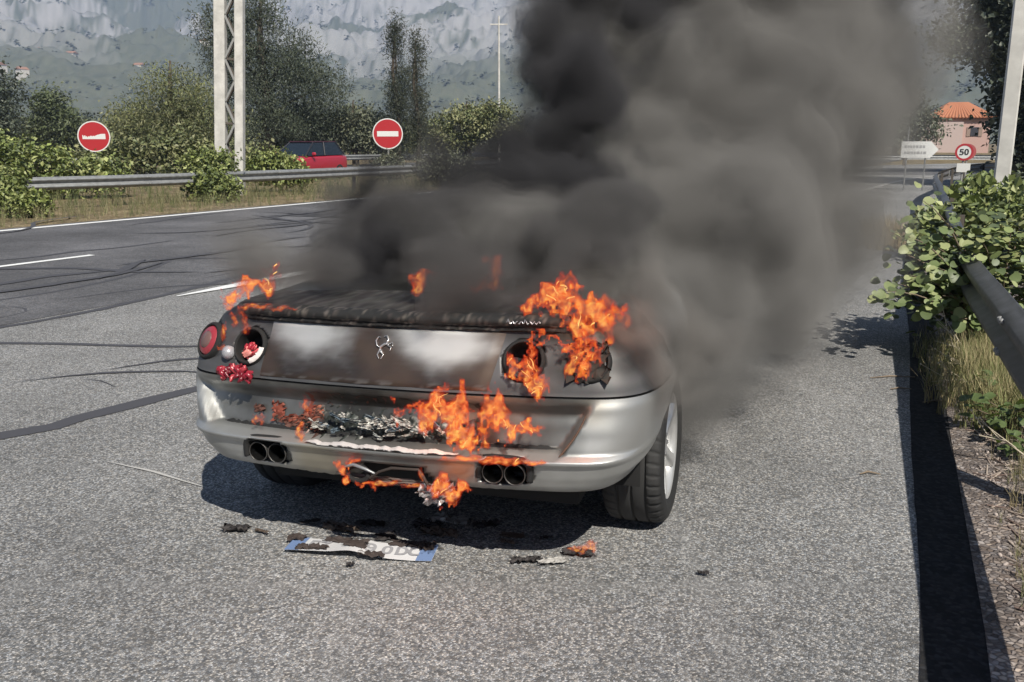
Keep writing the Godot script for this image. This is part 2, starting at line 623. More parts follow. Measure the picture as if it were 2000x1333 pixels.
func setting() -> void:
	# open ground out to the mountains' feet
	var g := MB.new()
	var nz := noise(3, 0.01, 3)
	var rows := []
	for j in 61:
		var row := []
		for i in 61:
			var x := (i - 30) / 30.0
			var z := (j - 30) / 30.0
			var p := Vector3(signf(x) * pow(absf(x), 2.2) * 620.0, 0, signf(z) * pow(absf(z), 2.2) * 620.0)
			var far := sstep(70.0, 200.0, p.length())
			p.y = -0.03 + far * (nz.get_noise_2d(p.x, p.z) * 2.0 - 0.4)
			row.append(p)
		rows.append(row)
	rows.reverse()
	g.net(rows)
	struct("ground", g.mesh(), M.soil)

	# lay-by surfaced with coarse chippings, between the right guard rail and the carriageway
	var lay := MB.new()
	strip([[Vector2(-20, 14), Vector2(4.0, 14)], [Vector2(-20, 2), Vector2(1.5, 2)], [Vector2(-12, -4), Vector2(2.35, -3)], [Vector2(-5.2, -11), Vector2(5.6, -11)], [Vector2(-1, -20), Vector2(9.2, -19.5)], [Vector2(8, -38), Vector2(16.5, -34)], [Vector2(22, -60), Vector2(38, -48)], [Vector2(60, -84), Vector2(80, -62)]], 0.0, lay)
	var layby := struct("layby", lay.mesh(), M.chip)
	# dark carriageway
	var rd := MB.new()
	strip([[road(-40, -16.25), road(-40, -7.6)], [road(0, -16.25), road(0, -7.6)], [road(8, -16.25), road(8, -7.75)], [road(30, -16.25), road(30, -7.9)], [road(60, -16.25), road(60, -7.9)], [road(160, -16.25), road(160, -7.9)]], 0.004, rd)
	var carriage := struct("road", rd.mesh(), M.asphalt)
	# the other carriageway, beyond the planted strip
	var rd2 := MB.new()
	strip([[road(-60, -39), road(-60, -29)], [road(40, -39), road(40, -29)], [road(170, -39), road(170, -29)]], 0.004, rd2)
	struct("far_road", rd2.mesh(), M.asphalt)
	# cross road at the far end on the right
	var rd3 := MB.new()
	strip([[Vector2(-4, -62), Vector2(-6, -50)], [Vector2(18, -56), Vector2(19, -44)], [Vector2(34, -52), Vector2(31, -41)], [Vector2(70, -50), Vector2(70, -38)]], 0.005, rd3)
	struct("side_road", rd3.mesh(), M.asphalt)

	# painted lines
	var edge := MB.new()
	ribbon([road(-30, -15.90), road(15, -15.90), road(60, -15.9), road(120, -15.9)], 0.20, 0.010, edge, 0.12, 4)
	part("edge_line", edge.mesh(), M.paint_white, carriage)
	for k in 8:
		var d := MB.new()
		var s := 5.3 - 10.4 + k * 10.4
		ribbon([road(s, -11.35), road(s + 3.2, -11.35)], 0.13, 0.010, d, 0.15, 5 + k)
		if s < 100.0:
			part("lane_dash", d.mesh(), M.paint_white, carriage)
	var solid := MB.new()
	strip([[road(6.58, -7.53), road(6.58, -7.50)], [road(7.6, -7.62), road(7.3, -7.42)], [road(22, -7.62), road(22, -7.30)], [road(46, -7.62), road(46, -7.30)]], 0.011, solid)
	part("exit_line", solid.mesh(), M.paint_white, carriage)
	var far_lines := [[[Vector2(10.5, -29.0), Vector2(12.07, -30.85), Vector2(15.0, -36.0), Vector2(19.31, -41.99), Vector2(24, -44)], 0.22], [[Vector2(15.0, -47.3), Vector2(19.42, -47.45), Vector2(21.8, -47.45), Vector2(30, -46)], 0.3], [[Vector2(12, -53.0), Vector2(22, -52.6), Vector2(32, -50)], 0.3]]
	for fl in far_lines:
		var d := MB.new()
		ribbon(fl[0], fl[1], 0.013, d, 0.1, 15)
		part("far_line", d.mesh(), M.paint_worn, layby)
	var old := MB.new()
	ribbon([Vector2(-2.1, -4.38), Vector2(-1.9, -4.28), Vector2(-1.76, -4.21), Vector2(-1.59, -4.10), Vector2(-1.4, -3.98)], 0.022, 0.006, old, 0.9, 25, true)
	part("worn_line", old.mesh(), M.paint_worn, layby)

	# bitumen sealed into cracks
	var cracks := [
		[[Vector2(-4.2, -4.2), Vector2(-2.83, -4.76), Vector2(-2.55, -5.1), Vector2(-2.30, -5.45), Vector2(-2.1, -5.72), Vector2(-1.6, -6.2)], 0.15],
		[[Vector2(-5.4, -6.4), Vector2(-4.49, -7.77), Vector2(-4.06, -8.49), Vector2(-3.66, -9.53), Vector2(-3.34, -10.62), Vector2(-2.9, -12.0)], 0.10],
		[[Vector2(-5.2, -6.95), Vector2(-4.15, -7.12), Vector2(-3.45, -7.08), Vector2(-2.65, -7.0), Vector2(-2.0, -7.1)], 0.075],
		[[Vector2(-2.9, -6.25), Vector2(-2.6, -6.5), Vector2(-2.35, -6.6), Vector2(-1.9, -6.7)], 0.08],
		[[Vector2(-3.0, -6.0), Vector2(-2.8, -5.95), Vector2(-2.6, -5.75)], 0.02],
		[[Vector2(-4.75, -8.1), Vector2(-4.65, -8.5), Vector2(-4.9, -8.75), Vector2(-5.3, -8.6)], 0.04],
		[[Vector2(-3.7, -10.6), Vector2(-3.2, -11.6), Vector2(-2.4, -13.0), Vector2(-1.8, -14.6)], 0.04],
		[[Vector2(-5.6, -8.6), Vector2(-4.9, -9.8), Vector2(-4.6, -11.2), Vector2(-4.7, -12.6)], 0.07],
		[[Vector2(-4.6, -9.2), Vector2(-4.0, -9.9), Vector2(-3.3, -10.2), Vector2(-2.6, -10.2)], 0.06],
		[[Vector2(-3.4, -5.9), Vector2(-2.9, -6.15), Vector2(-2.3, -6.2), Vector2(-1.9, -6.05)], 0.05],
	]
	var i := 0
	for cr in cracks:
		i += 1
		if cr[1] <= 0.0:
			continue
		var d := MB.new()
		ribbon(cr[0], cr[1], 0.004 + 0.0003 * i, d, 0.7, 30 + i, true)
		part("sealed_crack", d.mesh(), M.seal, layby)
	for k in 60:
		var s := rr(3.0, 30.0)
		var off := rr(-15.5, -8.2)
		var path := []
		var cur := road(s, off)
		var ang := rr(-0.5, 0.5) + (0.0 if rng.randf() < 0.65 else 1.3)
		for j in int(rr(4, 9)):
			path.append(cur)
			cur += (ROAD_DIR.rotated(ang)) * rr(0.4, 1.0)
			ang += rr(-0.45, 0.45)
		var d := MB.new()
		ribbon(path, rr(0.08, 0.16), 0.008 + 0.0002 * k, d, 0.4, 60 + k, true)
		part("sealed_crack", d.mesh(), M.seal, carriage)

	# dark strip painting in the rail's shadow, and gravel verge on the right
	var shade_mb := MB.new()
	ribbon([Vector2(-1.06, 3.0), Vector2(0.235, 0.0), Vector2(1.485, -2.73), Vector2(2.345, -4.8), Vector2(3.535, -7.6), Vector2(5.185, -11.6), Vector2(8.585, -19.0)], 0.23, 0.004, shade_mb, 0.06, 26)
	struct("shade_strip", shade_mb.mesh(), M.rail_shade)
	var ver := MB.new()
	strip([[Vector2(-0.97, 3.0), Vector2(9, 3.0)], [Vector2(1.575, -2.73), Vector2(12, -2.7)], [Vector2(2.44, -4.8), Vector2(14, -4.8)], [Vector2(3.63, -7.6), Vector2(16, -7.6)], [Vector2(5.32, -11.6), Vector2(20, -11.6)], [Vector2(8.75, -19), Vector2(30, -19)]], 0.008, ver)
	struct("gravel_verge", ver.mesh(), M.gravel)


func slope_height(x: float, z: float, n1: FastNoiseLite, n2: FastNoiseLite, n3: FastNoiseLite) -> float:
	var base := [[260, -6.0], [420, 0.0], [700, 14.0], [1000, 40.0], [1350, 86.0], [1800, 165.0], [2300, 290.0], [2900, 450.0], [3600, 640.0], [4300, 760.0], [5200, 700.0]]
	var d := sqrt(x * x + z * z)
	var h := table(base, d * (1.0 + 0.16 * n1.get_noise_2d(x * 0.3 + 900.0, z * 0.3)))
	h += sstep(300.0, 2600.0, d) * (n1.get_noise_2d(x, z) * 150.0 + n2.get_noise_2d(x, z) * 70.0)
	return h + sstep(260.0, 1200.0, d) * n3.get_noise_2d(x, z) * 16.0


func mountains() -> void:
	var mb := MB.new()
	var n1 := noise(7, 0.0011, 5)
	n1.fractal_type = FastNoiseLite.FRACTAL_RIDGED
	var n2 := noise(8, 0.004, 5)
	n2.fractal_type = FastNoiseLite.FRACTAL_RIDGED
	var n3 := noise(9, 0.012, 4)
	var n4 := noise(10, 0.03, 4)
	n4.fractal_type = FastNoiseLite.FRACTAL_RIDGED
	var nd := 320
	var na := 460
	var P := []
	for j in nd:
		var d := 260.0 * pow(20.0, float(j) / (nd - 1))
		var row := []
		for i in na:
			var az := deg_to_rad(-35.0 + 70.0 * i / (na - 1))
			var x := sin(az) * d
			var z := -cos(az) * d
			row.append(Vector3(x, slope_height(x, z, n1, n2, n3) + sstep(500.0, 1500.0, d) * n4.get_noise_2d(x, z) * 5.0, z))
		P.append(row)
	var C := []
	for j in nd:
		var row := []
		for i in na:
			var a: Vector3 = P[mini(j + 1, nd - 1)][i] - P[maxi(j - 1, 0)][i]
			var b: Vector3 = P[j][mini(i + 1, na - 1)] - P[j][maxi(i - 1, 0)]
			var nn := b.cross(a).normalized()
			var p: Vector3 = P[j][i]
			var d := Vector2(p.x, p.z).length()
			var steep := 1.0 - absf(nn.y)
			var big := n2.get_noise_2d(p.x * 0.35 + 300.0, p.z * 0.35 + 80.0)
			var mid := n3.get_noise_2d(p.x * 0.8, p.z * 0.8 + p.y)
			var fine := n4.get_noise_2d(p.x * 1.6 + 40.0, p.z * 1.6 + p.y)
			var rock := sstep(-0.05, 0.30, big * 1.25 + mid * 0.40 + fine * 0.34 + steep * 0.45 - 0.42) * sstep(900.0, 1500.0, d)
			rock *= 0.25 + 0.75 * sstep(-0.45, 0.3, fine + mid * 0.5)
			var veg := lin(0.05, 0.062, 0.04).lerp(lin(0.115, 0.12, 0.08), clampf(fine * 0.7 + 0.5, 0.0, 1.0))
			row.append(veg.lerp(lin(0.35, 0.34, 0.335), rock))
		C.append(row)
	mb.net(P, C)
	struct("mountains", mb.mesh(), M.vcol)
	# scrub dotted over the slopes
	var where := []
	var tint := []
	for k in 3200:
		var d := 420.0 * pow(6.0, pow(rng.randf(), 0.8))
		var az := deg_to_rad(rr(-34.0, 34.0))
		var x := sin(az) * d
		var z := -cos(az) * d
		if n3.get_noise_2d(x * 0.6, z * 0.6) + 0.4 * n2.get_noise_2d(x, z) < -0.05:
			continue
		var sz := rr(2.5, 6.5) * (0.7 + d / 1700.0)
		where.append(Transform3D(Basis(Vector3.UP, rng.randf() * TAU).scaled(Vector3(sz, sz * 0.7, sz)), Vector3(x, slope_height(x, z, n1, n2, n3) + sstep(500.0, 1500.0, d) * n4.get_noise_2d(x, z) * 5.0 + sz * 0.15, z)))
		tint.append(lin(0.085, 0.095, 0.06) * rr(0.7, 1.3))
	var sb := scatter("scrub", clump_mesh(16, 0.7, 0.55, 88, 0.8), M.leaf, where, tint, self)
	sb.set_meta("label", "scrub and woods dotted over the mountain slopes")
	# pale houses scattered at the foot of the slopes
	for k in 11:
		var az := deg_to_rad([-27.5, -25.8, -25.0, -24.1, -23.0, -21.6, -20.1, -18.0, -28.6, -22.4, -26.5, -3.4, -2.2, -1.0][k])
		var d := 900.0 + 60.0 * ((k * 7) % 11)
		var x := sin(az) * d
		var z := -cos(az) * d
		var h := slope_height(x, z, n1, n2, n3)
		var o := thing("hillside_house", "tiny pale far house " + ["at the far left edge", "just left of the left no entry sign, higher up", "above the left no entry sign", "right of the left no entry sign, lowest there", "between left no entry sign and olive pine", "above the olive pine, left part", "above the olive pine, right part", "just left of the mast", "at the left edge, highest of those there", "over the middle of the olive pine", "between left edge and left no entry sign"][k], "house", place(Vector3(x, h - 1.0, z), az + k), "pale houses far off at the foot of the mountain")
		var w := MB.new()
		var s := 7.0 + (k * 5) % 6
		w.box(Vector3(0, 3.5, 0), Vector3(s, 9.0, 8.0))
		part("wall", w.mesh(), mat(lin(0.62, 0.58, 0.52), 0.9), o)
		var r := MB.new()
		r.tri(Vector3(-s * 0.55, 8.0, 4.5), Vector3(s * 0.55, 8.0, 4.5), Vector3(0, 10.4, 4.5))
		r.tri(Vector3(s * 0.55, 8.0, -4.5), Vector3(-s * 0.55, 8.0, -4.5), Vector3(0, 10.4, -4.5))
		r.quad(Vector3(-s * 0.55, 8.0, -4.5), Vector3(-s * 0.55, 8.0, 4.5), Vector3(0, 10.4, 4.5), Vector3(0, 10.4, -4.5))
		r.quad(Vector3(s * 0.55, 8.0, 4.5), Vector3(s * 0.55, 8.0, -4.5), Vector3(0, 10.4, -4.5), Vector3(0, 10.4, 4.5))
		part("roof", r.mesh(), mat(lin(0.34, 0.17, 0.10), 0.9), o)


# ------------------------------------------------------------------ plants
func leaf_mesh(w: float, l: float, fold: float, droop: float, round_ := 0.5) -> ArrayMesh:
	var mb := MB.new()
	var mid := []
	var lft := []
	var rgt := []
	var n := 7
	for i in n + 1:
		var u: float = [0.0, 0.06, 0.2, 0.4, 0.6, 0.8, 0.94, 1.0][i]
		var half := w * 0.5 * pow(maxf(0.0, 1.0 - pow(absf(2.0 * u - 0.92) / 1.08, 2.0)), 0.5) if i > 0 and i < n else 0.0
		var y := -droop * l * u * u
		mid.append(mb.p(Vector3(0, y, -u * l)))
		lft.append(mb.p(Vector3(-half, y + fold * half, -u * l)))
		rgt.append(mb.p(Vector3(half, y + fold * half, -u * l)))
	for i in n:
		if i == 0:
			mb.t(mid[0], mid[1], lft[1])
			mb.t(mid[0], rgt[1], mid[1])
		elif i == n - 1:
			mb.t(mid[i], mid[n], lft[i])
			mb.t(mid[i], rgt[i], mid[n])
		else:
			mb.q(mid[i], mid[i + 1], lft[i + 1], lft[i])
			mb.q(mid[i], rgt[i], rgt[i + 1], mid[i + 1])
	return mb.mesh()


func clump_mesh(count: int, spread: float, leaf: float, seed_: int, narrow := 0.55) -> ArrayMesh:
	var r := RandomNumberGenerator.new()
	r.seed = seed_
	var mb := MB.new()
	for i in count:
		var o := Vector3(r.randfn(), r.randfn() * 0.8, r.randfn()) * spread * 0.5
		var b := Basis.from_euler(Vector3(r.randf_range(-1.0, 1.0), r.randf() * TAU, r.randf_range(-0.7, 0.7)))
		var s := leaf * r.randf_range(0.6, 1.3)
		var tone := r.randf_range(0.75, 1.25)
		var col := Color(tone, tone, tone)
		var a := o + b * Vector3(0, 0, 0)
		var l := o + b * Vector3(-s * narrow * 0.5, s * 0.08, -s * 0.5)
		var g := o + b * Vector3(s * narrow * 0.5, s * 0.08, -s * 0.5)
		var e := o + b * Vector3(0, -s * 0.1, -s)
		mb.tri(a, e, l, col)
		mb.tri(a, g, e, col)
	return mb.mesh()


# crown blobs: [centre, radii]; the clumps fill the outer part of each blob, with gaps where the noise is low
func crown_at(called: String, blobs: Array, count: int, clump: Mesh, size: float, tints: Array, gap: float, parent: Node, seed_: int, shell := 0.45) -> void:
	var where := []
	var col := []
	var nz := noise(seed_, 0.9 / maxf(0.3, blobs[0][1].length() * 0.5), 3)
	var vol := 0.0
	for b in blobs:
		vol += pow(b[1].x * b[1].y * b[1].z, 0.667)
	for b in blobs:
		var n := int(count * pow(b[1].x * b[1].y * b[1].z, 0.667) / vol)
		for i in n:
			var d := Vector3(rng.randfn(), rng.randfn(), rng.randfn()).normalized()
			var p: Vector3 = b[0] + d * b[1] * (pow(rng.randf(), shell) * rr(0.86, 1.06))
			var g := nz.get_noise_3dv(p)
			if g < gap:
				continue
			var s := size * rr(0.6, 1.35)
			where.append(Transform3D(Basis.from_euler(Vector3(rr(-0.6, 0.6), rng.randf() * TAU, rr(-0.6, 0.6))).scaled(Vector3(s, s, s)), p))
			var tint: Color = tints[rng.randi() % tints.size()]
			col.append(tint * rr(0.8, 1.2) * (1.0 + g * 0.5))
	scatter(called, clump, M.leaf, where, col, parent)


func tree(called: String, label: String, at: Vector3, h: float, blobs: Array, count: int, size: float, tints: Array, gap: float, seed_: int, trunk_r: float, kind := 0, group := "") -> Node3D:
	var o := thing(called, label, "tree", place(at), group)
	var tr := MB.new()
	tr.tube([Vector3(0, -0.2, 0), Vector3(0.05 * h * 0.2, h * 0.3, 0), Vector3(-0.02 * h, h * 0.6, 0.02 * h), Vector3(0, h * 0.9, 0)], [trunk_r * 1.25, trunk_r, trunk_r * 0.7, trunk_r * 0.2], 9)
	for b in blobs:
		var c: Vector3 = b[0]
		var from := Vector3(0, clampf(c.y - b[1].y * 0.9, h * 0.12, h * 0.75), 0)
		tr.tube([from, from.lerp(c, 0.5) + Vector3(0, b[1].y * 0.12, 0), c], [trunk_r * 0.5, trunk_r * 0.3, trunk_r * 0.1], 6)
	part("trunk", tr.mesh(), M.bark, o)
	var cl := clump_mesh(18, 1.0, 0.34, seed_, [0.6, 0.28, 0.8][kind])
	crown_at("crown", blobs, count, cl, size, tints, gap, o, seed_)
	return o


func bush(called: String, label: String, at: Vector3, blobs: Array, count: int, size: float, tints: Array, gap: float, seed_: int, category := "bush", group := "") -> Node3D:
	var o := thing(called, label, category, place(at), group)
	var st := MB.new()
	for b in blobs:
		for k in 3:
			var e: Vector3 = b[0] + Vector3(rr(-0.5, 0.5), rr(-0.1, 0.5), rr(-0.5, 0.5)) * b[1]
			st.tube([Vector3(b[0].x * 0.5, 0, b[0].z * 0.5), Vector3(b[0].x * 0.8, e.y * 0.5, b[0].z * 0.8), e], [0.025, 0.018, 0.006], 5)
	part("stem", st.mesh(), M.twig, o)
	var cl := clump_mesh(12, 1.0, 0.46, seed_, 0.7)
	crown_at("foliage", blobs, count, cl, size, tints, gap, o, seed_)
	return o


func grass_field(called: String, pts: Array, h: float, tints: Array) -> MultiMeshInstance3D:
	var mb := MB.new()
	for i in 7:
		var a := i * 2.4
		var lean := Vector3(cos(a), 0, sin(a)) * (0.15 + 0.10 * (i % 3))
		var s := Vector3(-sin(a), 0, cos(a)) * 0.012
		var o := Vector3(cos(a * 1.7), 0, sin(a * 1.7)) * 0.06
		var top := 0.75 + 0.25 * (i % 4) / 3.0
		mb.tri(o - s, o + s, o + lean * 0.5 + Vector3(0, top * 0.6, 0) + s * 0.5)
		mb.tri(o + s * 0.6 + lean * 0.4 + Vector3(0, top * 0.5, 0), o - s * 0.6 + lean * 0.4 + Vector3(0, top * 0.5, 0), o + lean * 1.6 + Vector3(0, top, 0))
	var where := []
	var col := []
	for p in pts:
		var s := h * rr(0.5, 1.3)
		where.append(Transform3D(Basis(Vector3.UP, rng.randf() * TAU).scaled(Vector3(s, s, s)), p))
		col.append(tints[rng.randi() % tints.size()] * rr(0.75, 1.25))
	return scatter(called, mb.mesh(), M.grass, where, col, self)


# ------------------------------------------------------------------ street furniture
func guard_rail(label: String, path: Array, top: float, post_gap: float, facing: float, first_post := 0.6, metal: Material = M.galv) -> void:
	var o := thing("guard_rail", label, "guard rail")
	var pts := []
	for i in path.size() - 1:
		var n := maxi(1, int((path[i + 1] - path[i]).length() / 0.5))
		for k in n:
			pts.append(path[i].cubic_interpolate(path[i + 1], path[maxi(i - 1, 0)], path[mini(i + 2, path.size() - 1)], float(k) / n))
	pts.append(path[-1])
	var prof := [Vector2(0, 0), Vector2(0.022, 0.020), Vector2(0.05, 0.075), Vector2(0.092, 0.082), Vector2(0.125, 0.03), Vector2(0.155, 0.018), Vector2(0.185, 0.03), Vector2(0.218, 0.082), Vector2(0.26, 0.075), Vector2(0.288, 0.020), Vector2(0.31, 0)]
	var loop := []
	for p in prof:
		loop.append(p)
	for i in prof.size():
		loop.append(prof[prof.size() - 1 - i] + Vector2(0, -0.007))
	var frames := []
	var dist := [0.0]
	for i in pts.size():
		var d: Vector2 = (pts[mini(i + 1, pts.size() - 1)] - pts[maxi(i - 1, 0)]).normalized()
		frames.append([pts[i], Vector2(-d.y, d.x) * facing, d])
		if i > 0:
			dist.append(dist[-1] + (pts[i] - pts[i - 1]).length())
	# one beam every four metres, each lapped over the next
	var i0 := 0
	var odd := 0
	while i0 < pts.size() - 1:
		var i1 := i0
		while i1 < pts.size() - 1 and dist[i1] - dist[i0] < 4.0:
			i1 += 1
		var rows := []
		for i in range(i0, i1 + 1):
			var fr: Array = frames[i]
			var row := []
			for l in loop:
				var w: Vector2 = fr[0] + fr[1] * (l.y + 0.004 * odd) + (fr[2] * 0.15 if i == i1 and i1 < pts.size() - 1 else Vector2.ZERO)
				row.append(Vector3(w.x, top - 0.31 + l.x, w.y))
			rows.append(row)
		var mb := MB.new()
		mb.net(rows, [], true)
		part("beam", mb.mesh(), metal, o)
		for k in 4:
			var bolts := MB.new()
			var fr: Array = frames[i1]
			var w: Vector2 = fr[0] + fr[1] * 0.088 + fr[2] * (0.04 + 0.07 * (k % 2))
			bolts.box(Vector3(w.x, top - 0.31 + (0.072 if k < 2 else 0.24), w.y), Vector3(0.03, 0.03, 0.03), Basis(Vector3.UP, 0.3), 0.008)
			part("bolt", bolts.mesh(), M.galv_dull, o)
		i0 = i1
		odd = 1 - odd
	var next := first_post
	for i in pts.size():
		if dist[i] >= next:
			next += post_gap
			var fr: Array = frames[i]
			var w: Vector2 = fr[0] - fr[1] * 0.10
			var b := Basis(Vector3.UP, atan2(fr[2].x, fr[2].y))
			var mb := MB.new()
			mb.box(Vector3(w.x, top * 0.5 - 0.18, w.y), Vector3(0.008, top + 0.3, 0.11), b)
			for s in [-1.0, 1.0]:
				mb.box(Vector3(w.x, top * 0.5 - 0.18, w.y) + b * Vector3(0.028, 0, 0.058 * s), Vector3(0.056, top + 0.3, 0.007), b)
			part("post", mb.mesh(), M.rust_steel, o)
			var sp := MB.new()
			var sw: Vector2 = fr[0] - fr[1] * 0.025
			sp.box(Vector3(sw.x, top - 0.155, sw.y), Vector3(0.12, 0.16, 0.05), b, 0.005)
			part("spacer", sp.mesh(), M.galv_dull, o)


func disc(mb: MB, r: float, z: float, thick: float, sides := 40, col := Color.WHITE) -> void:
	mb.lathe([Vector2(0.0001, z - thick), Vector2(r, z - thick), Vector2(r, z), Vector2(0.0001, z)], sides, Transform3D(Basis(Vector3.RIGHT, PI / 2), Vector3.ZERO), col, true)


func ring(mb: MB, r0: float, r1: float, z: float, thick: float, sides := 40) -> void:
	mb.lathe([Vector2(r0, z - thick), Vector2(r1, z - thick), Vector2(r1, z), Vector2(r0, z), Vector2(r0, z - thick)], sides, Transform3D(Basis(Vector3.RIGHT, PI / 2), Vector3.ZERO), Color.WHITE, true)


func no_entry(label: String, at: Vector3, r: float, turn: float, worn: bool) -> void:
	var o := thing("no_entry_sign", label, "road sign", place(Vector3(at.x, 0, at.z), turn), "")
	var c := Transform3D(Basis.IDENTITY, Vector3(0, at.y, 0))
	var mb := MB.new()
	disc(mb, r, 0.0, 0.02)
	part("sign_back", mb.mesh(), M.sign_back, o, c)
	mb = MB.new()
	ring(mb, r * 0.93, r * 1.0, 0.006, 0.005)
	part("white_rim", mb.mesh(), M.sign_white, o, c)
	mb = MB.new()
	disc(mb, r * 0.93, 0.004, 0.003)
	part("red_disc", mb.mesh(), M.sign_red, o, c)
	mb = MB.new()
	if worn:  # flaked away along the top of the bar
		var nz := noise(66, 9.0, 3)
		var rows := [[], []]
		for i in 33:
			var x := lerpf(-0.70, 0.70, i / 32.0) * r
			rows[0].append(Vector3(x, -0.17 * r, 0.008))
			var cut := (0.16 + 0.16 * nz.get_noise_1d(x * 3.0)) * sstep(0.55, -0.25, x / r)
			rows[1].append(Vector3(x, (0.17 - cut) * r, 0.008))
		mb.net(rows)
	else:
		mb.box(Vector3(0, 0, 0.006), Vector3(1.40 * r, 0.34 * r, 0.004))
	part("white_bar", mb.mesh(), M.sign_white, o, c)
	mb = MB.new()
	mb.tube([Vector3(0, -0.2, -0.06), Vector3(0, at.y + r * 0.8, -0.06)], [0.035], 10)
	part("post", mb.mesh(), M.galv_dull, o)


func lattice_mast(at: Vector3) -> void:
	var o := thing("lattice_mast", "tall white concrete and steel lattice mast behind the left guard rail", "mast", Transform3D(Basis(Vector3(0, 0, 1), -0.062), at))
	var h := 9.5
	for s in [-1.0, 1.0]:
		var mb := MB.new()
		var w := 0.36 if s < 0 else 0.28
		mb.box(Vector3(s * 0.26 + (-0.02 if s < 0 else 0.03), h * 0.5 - 0.2, 0), Vector3(w * 0.9, h, 0.30), Basis.IDENTITY, 0.02)
		part("upright", mb.mesh(), M.concrete, o)
	var k := 0
	var y := 0.25
	while y < h - 0.8:
		var up := k % 2 == 0
		for z in [-0.10, 0.10]:
			var mb := MB.new()
			var a := Vector3(-0.12 if up else 0.17, y, z)
			var b := Vector3(0.17 if up else -0.12, y + 0.62, z)
			var d := (b - a)
			mb.box((a + b) * 0.5, Vector3(0.06, d.length() + 0.05, 0.05), Basis(Vector3(0, 0, 1), -atan2(d.x, d.y)), 0.004)
			part("brace", mb.mesh(), M.galv_dull if z > 0 else M.rust_steel, o)
		if k % 3 == 0:
			var mb := MB.new()
			mb.box(Vector3(0.02, y, 0.0), Vector3(0.30, 0.07, 0.16), Basis.IDENTITY, 0.004)
			part("cross_bar", mb.mesh(), M.rust_steel, o)
		y += 0.62
		k += 1


